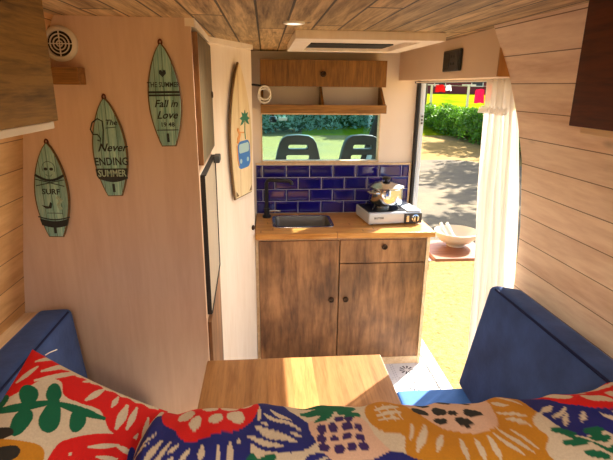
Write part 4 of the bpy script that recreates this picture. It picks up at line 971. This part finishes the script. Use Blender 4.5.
def tree(label, x, y, h, r, n, trunk=0.10, z0=-0.5, size=0.13):
    t = thing('tree', label, 'tree', (x, y, z0), 0, 'shade trees around the yard')
    b = BM(); tube(b, [(0, 0, 0), (0.06, 0.03, h*0.35), (0.0, 0.05, h*0.7), (0.0, 0, h)], [trunk, trunk*0.8, trunk*0.6, trunk*0.25], 9)
    for k in range(7):
        a = k*2.4; zb = h*(0.5+0.06*k); tube(b, [(0, 0, zb), (r*0.35*math.cos(a), r*0.35*math.sin(a), zb+0.5), (r*0.75*math.cos(a), r*0.75*math.sin(a), zb+0.8)], [trunk*0.45, trunk*0.25, 0.01], 6)
    obj('trunk', b, M['bark'], t, True)
    cl = rng.normal(size=(70, 3)); cl /= np.linalg.norm(cl, axis=1)[:, None]; cl *= (rng.random(70)**0.4)[:, None]*np.array([r, r, r*0.6]); cl[:, 2] += h
    k = rng.integers(0, 70, n); pts = cl[k]+rng.normal(size=(n, 3))*np.array([0.25, 0.25, 0.2])*r*0.42
    leaves('foliage', pts, size, M['leafd'], t); return t
tree('broad shade tree whose crown spreads over the path, nearest the hedge', 11.4, 16.6, 5.3, 2.6, 3600, size=0.15)
tree('shade tree standing nearest the van beyond the path', 9.6, 11.6, 5.0, 2.1, 2600, size=0.14)
tree('slender tree standing at the far end of the bright hedge', 9.5, 29.0, 5.6, 2.4, 4200, 0.09, size=0.16)
tree('shade tree ahead of the van, left of the windscreen view', -3.0, 19.5, 5.2, 2.2, 1800, size=0.15)
tree('shade tree ahead of the van, right of the windscreen view', 4.6, 29.8, 5.6, 2.2, 1500, size=0.16)
tree('shade tree beyond the bright hedge, right of the slender tree', 13.4, 22.6, 5.4, 2.6, 3200, size=0.15)
# far house and laundry
t = thing('house', 'long low dark red house far beyond the lawn', 'house', (20, 55, 0.9), math.radians(-18))
hw = plain('dark_red_wall', hexc(120, 46, 44), 0.8); gw = plain('grey_blue_wall', hexc(92, 104, 112), 0.8)
obj('wall', bx(-3, 16, 0, 6, 0, 2.4), hw, t); o = obj('annexe_wall', bx(-11, -3.02, 0, 6, 0, 2.2), gw, t)
obj('roof', prism([(-12, -0.6, 2.4), (-12, 6.6, 2.4), (-12, 3, 4.4)], (29, 0, 0)), plain('brown_roof_tiles', hexc(110, 70, 56), 0.8), t)
for x in (-9, -5.6, -1, 3, 7, 11): 
    w_ = obj('window', bx(x, x+1.3, -0.05, 0.0, 0.9, 1.9), M['white'], t); obj('pane', bx(x+0.1, x+1.2, -0.07, -0.05, 1.0, 1.8), M['darkgrey'], w_)
def at(px, d, z):       # a point at distance d along the direction read for the far laundry
    return (d*math.sin(px), d*math.cos(px), z)
t = thing('clothesline', 'white clothesline posts on the sunny lawn beyond the hedge', 'clothesline', (0, 0, 0))
pa, pb_ = math.radians(19.5), math.radians(27.5); dL = 34.0
for a, zz in ((math.radians(22.7), 1.9), (math.radians(26.4), 1.85), (math.radians(18.8), 1.9)):
    x, y, _ = at(a, dL, 0); obj('post', bx(x-0.06, x+0.06, y-0.06, y+0.06, 0.0, zz), M['white'], t)
    obj('crossbar', bx(x-0.45, x+0.45, y-0.05, y+0.05, zz-0.08, zz), M['white'], t)
x0_, y0_, _ = at(math.radians(18.8), dL, 0); x1_, y1_, _ = at(math.radians(26.4), dL, 0)
b = BM(); tube(b, [(x0_, y0_, 1.86), ((x0_+x1_)/2, (y0_+y1_)/2, 1.78), (x1_, y1_, 1.82)], 0.012, 5); obj('line', b, M['white'], t)
cols = {'red': hexc(206, 36, 40), 'pink': hexc(232, 44, 110), 'white': hexc(230, 226, 226), 'coral': hexc(228, 80, 70)}
def laundry(a, w, h, ztop, c, label):
    x, y, _ = at(math.radians(a), dL-0.1, 0); n = 9; b = BM(); rows = []
    for j in range(4):
        rows.append([b.verts.new((x+(i/(n-1)-0.5)*w*(1+0.05*j), y+0.04*math.sin(i*1.7+j), ztop-h*j/3-0.02*math.sin(i))) for i in range(n)])
    for j in range(3):
        for i in range(n-1): b.faces.new([rows[j][i], rows[j][i+1], rows[j+1][i+1], rows[j+1][i]])
    bmesh.ops.solidify(b, geom=b.faces[:], thickness=0.02)
    tag(obj('hanging_towel', b, plain('towel_'+c, cols[c], 0.9)), label, 'laundry', 'laundry on the far clothesline')
laundry(19.7, 0.6, 0.45, 1.86, 'red', 'small red towel on the far clothesline, leftmost')
laundry(20.6, 0.35, 0.35, 1.85, 'white', 'small white cloth between the red and pink towels')
laundry(23.9, 0.58, 0.85, 1.60, 'pink', 'bright pink towel hanging lowest on the clothesline')
laundry(25.0, 0.6, 1.0, 1.9, 'coral', 'large coral red towel beside the curtain edge')

# ---------------------------------------------------------------- LIGHT, SKY, CAMERA
az = math.radians(45); el = math.radians(36.5)
sd = Vector((math.cos(el)*math.cos(az), math.cos(el)*math.sin(az), math.sin(el)))
l = bpy.data.lights.new('sun', 'SUN'); l.energy = 13.0; l.angle = math.radians(0.53); l.color = (1.0, 0.945, 0.85)
so = bpy.data.objects.new('sun', l); C.objects.link(so); so.rotation_euler = sd.to_track_quat('Z', 'Y').to_euler(); so.location = (8, 8, 8)
w = bpy.data.worlds.new('sky'); bpy.context.scene.world = w; w.use_nodes = True
nt = w.node_tree; nt.nodes.clear(); out = nt.nodes.new('ShaderNodeOutputWorld'); bg = nt.nodes.new('ShaderNodeBackground'); sk = nt.nodes.new('ShaderNodeTexSky')
sk.sky_type = 'NISHITA'; sk.sun_disc = False; sk.sun_elevation = el; sk.sun_rotation = math.radians(90)-az; sk.air_density = 1.0; sk.dust_density = 2.5
nt.links.new(sk.outputs[0], bg.inputs[0]); nt.links.new(bg.outputs[0], out.inputs[0]); bg.inputs[1].default_value = 0.28
sc = bpy.context.scene
sc.view_settings.view_transform = 'Standard'; sc.view_settings.look = 'None'; sc.view_settings.gamma = 1.0; sc.view_settings.use_curve_mapping = False
sc.view_settings.exposure = 0.72
cd = bpy.data.cameras.new('camera'); co = bpy.data.objects.new('camera', cd); C.objects.link(co)
F = 480.0; cd.sensor_width = 36.0; cd.lens = F/613*36.0; cd.clip_start = 0.02; cd.clip_end = 400
r = Vector((0.99654016, -0.08256455, 0.00952866)); uv_ = Vector((0.0146313, 0.28713329, 0.95777889)); fw = Vector((0.08181457, 0.95432571, -0.28734789))
mt = Matrix.Identity(4)
for i in range(3): mt[i][0] = r[i]; mt[i][1] = uv_[i]; mt[i][2] = -fw[i]
mt[2][3] = 1.70; co.matrix_world = mt; sc.camera = co
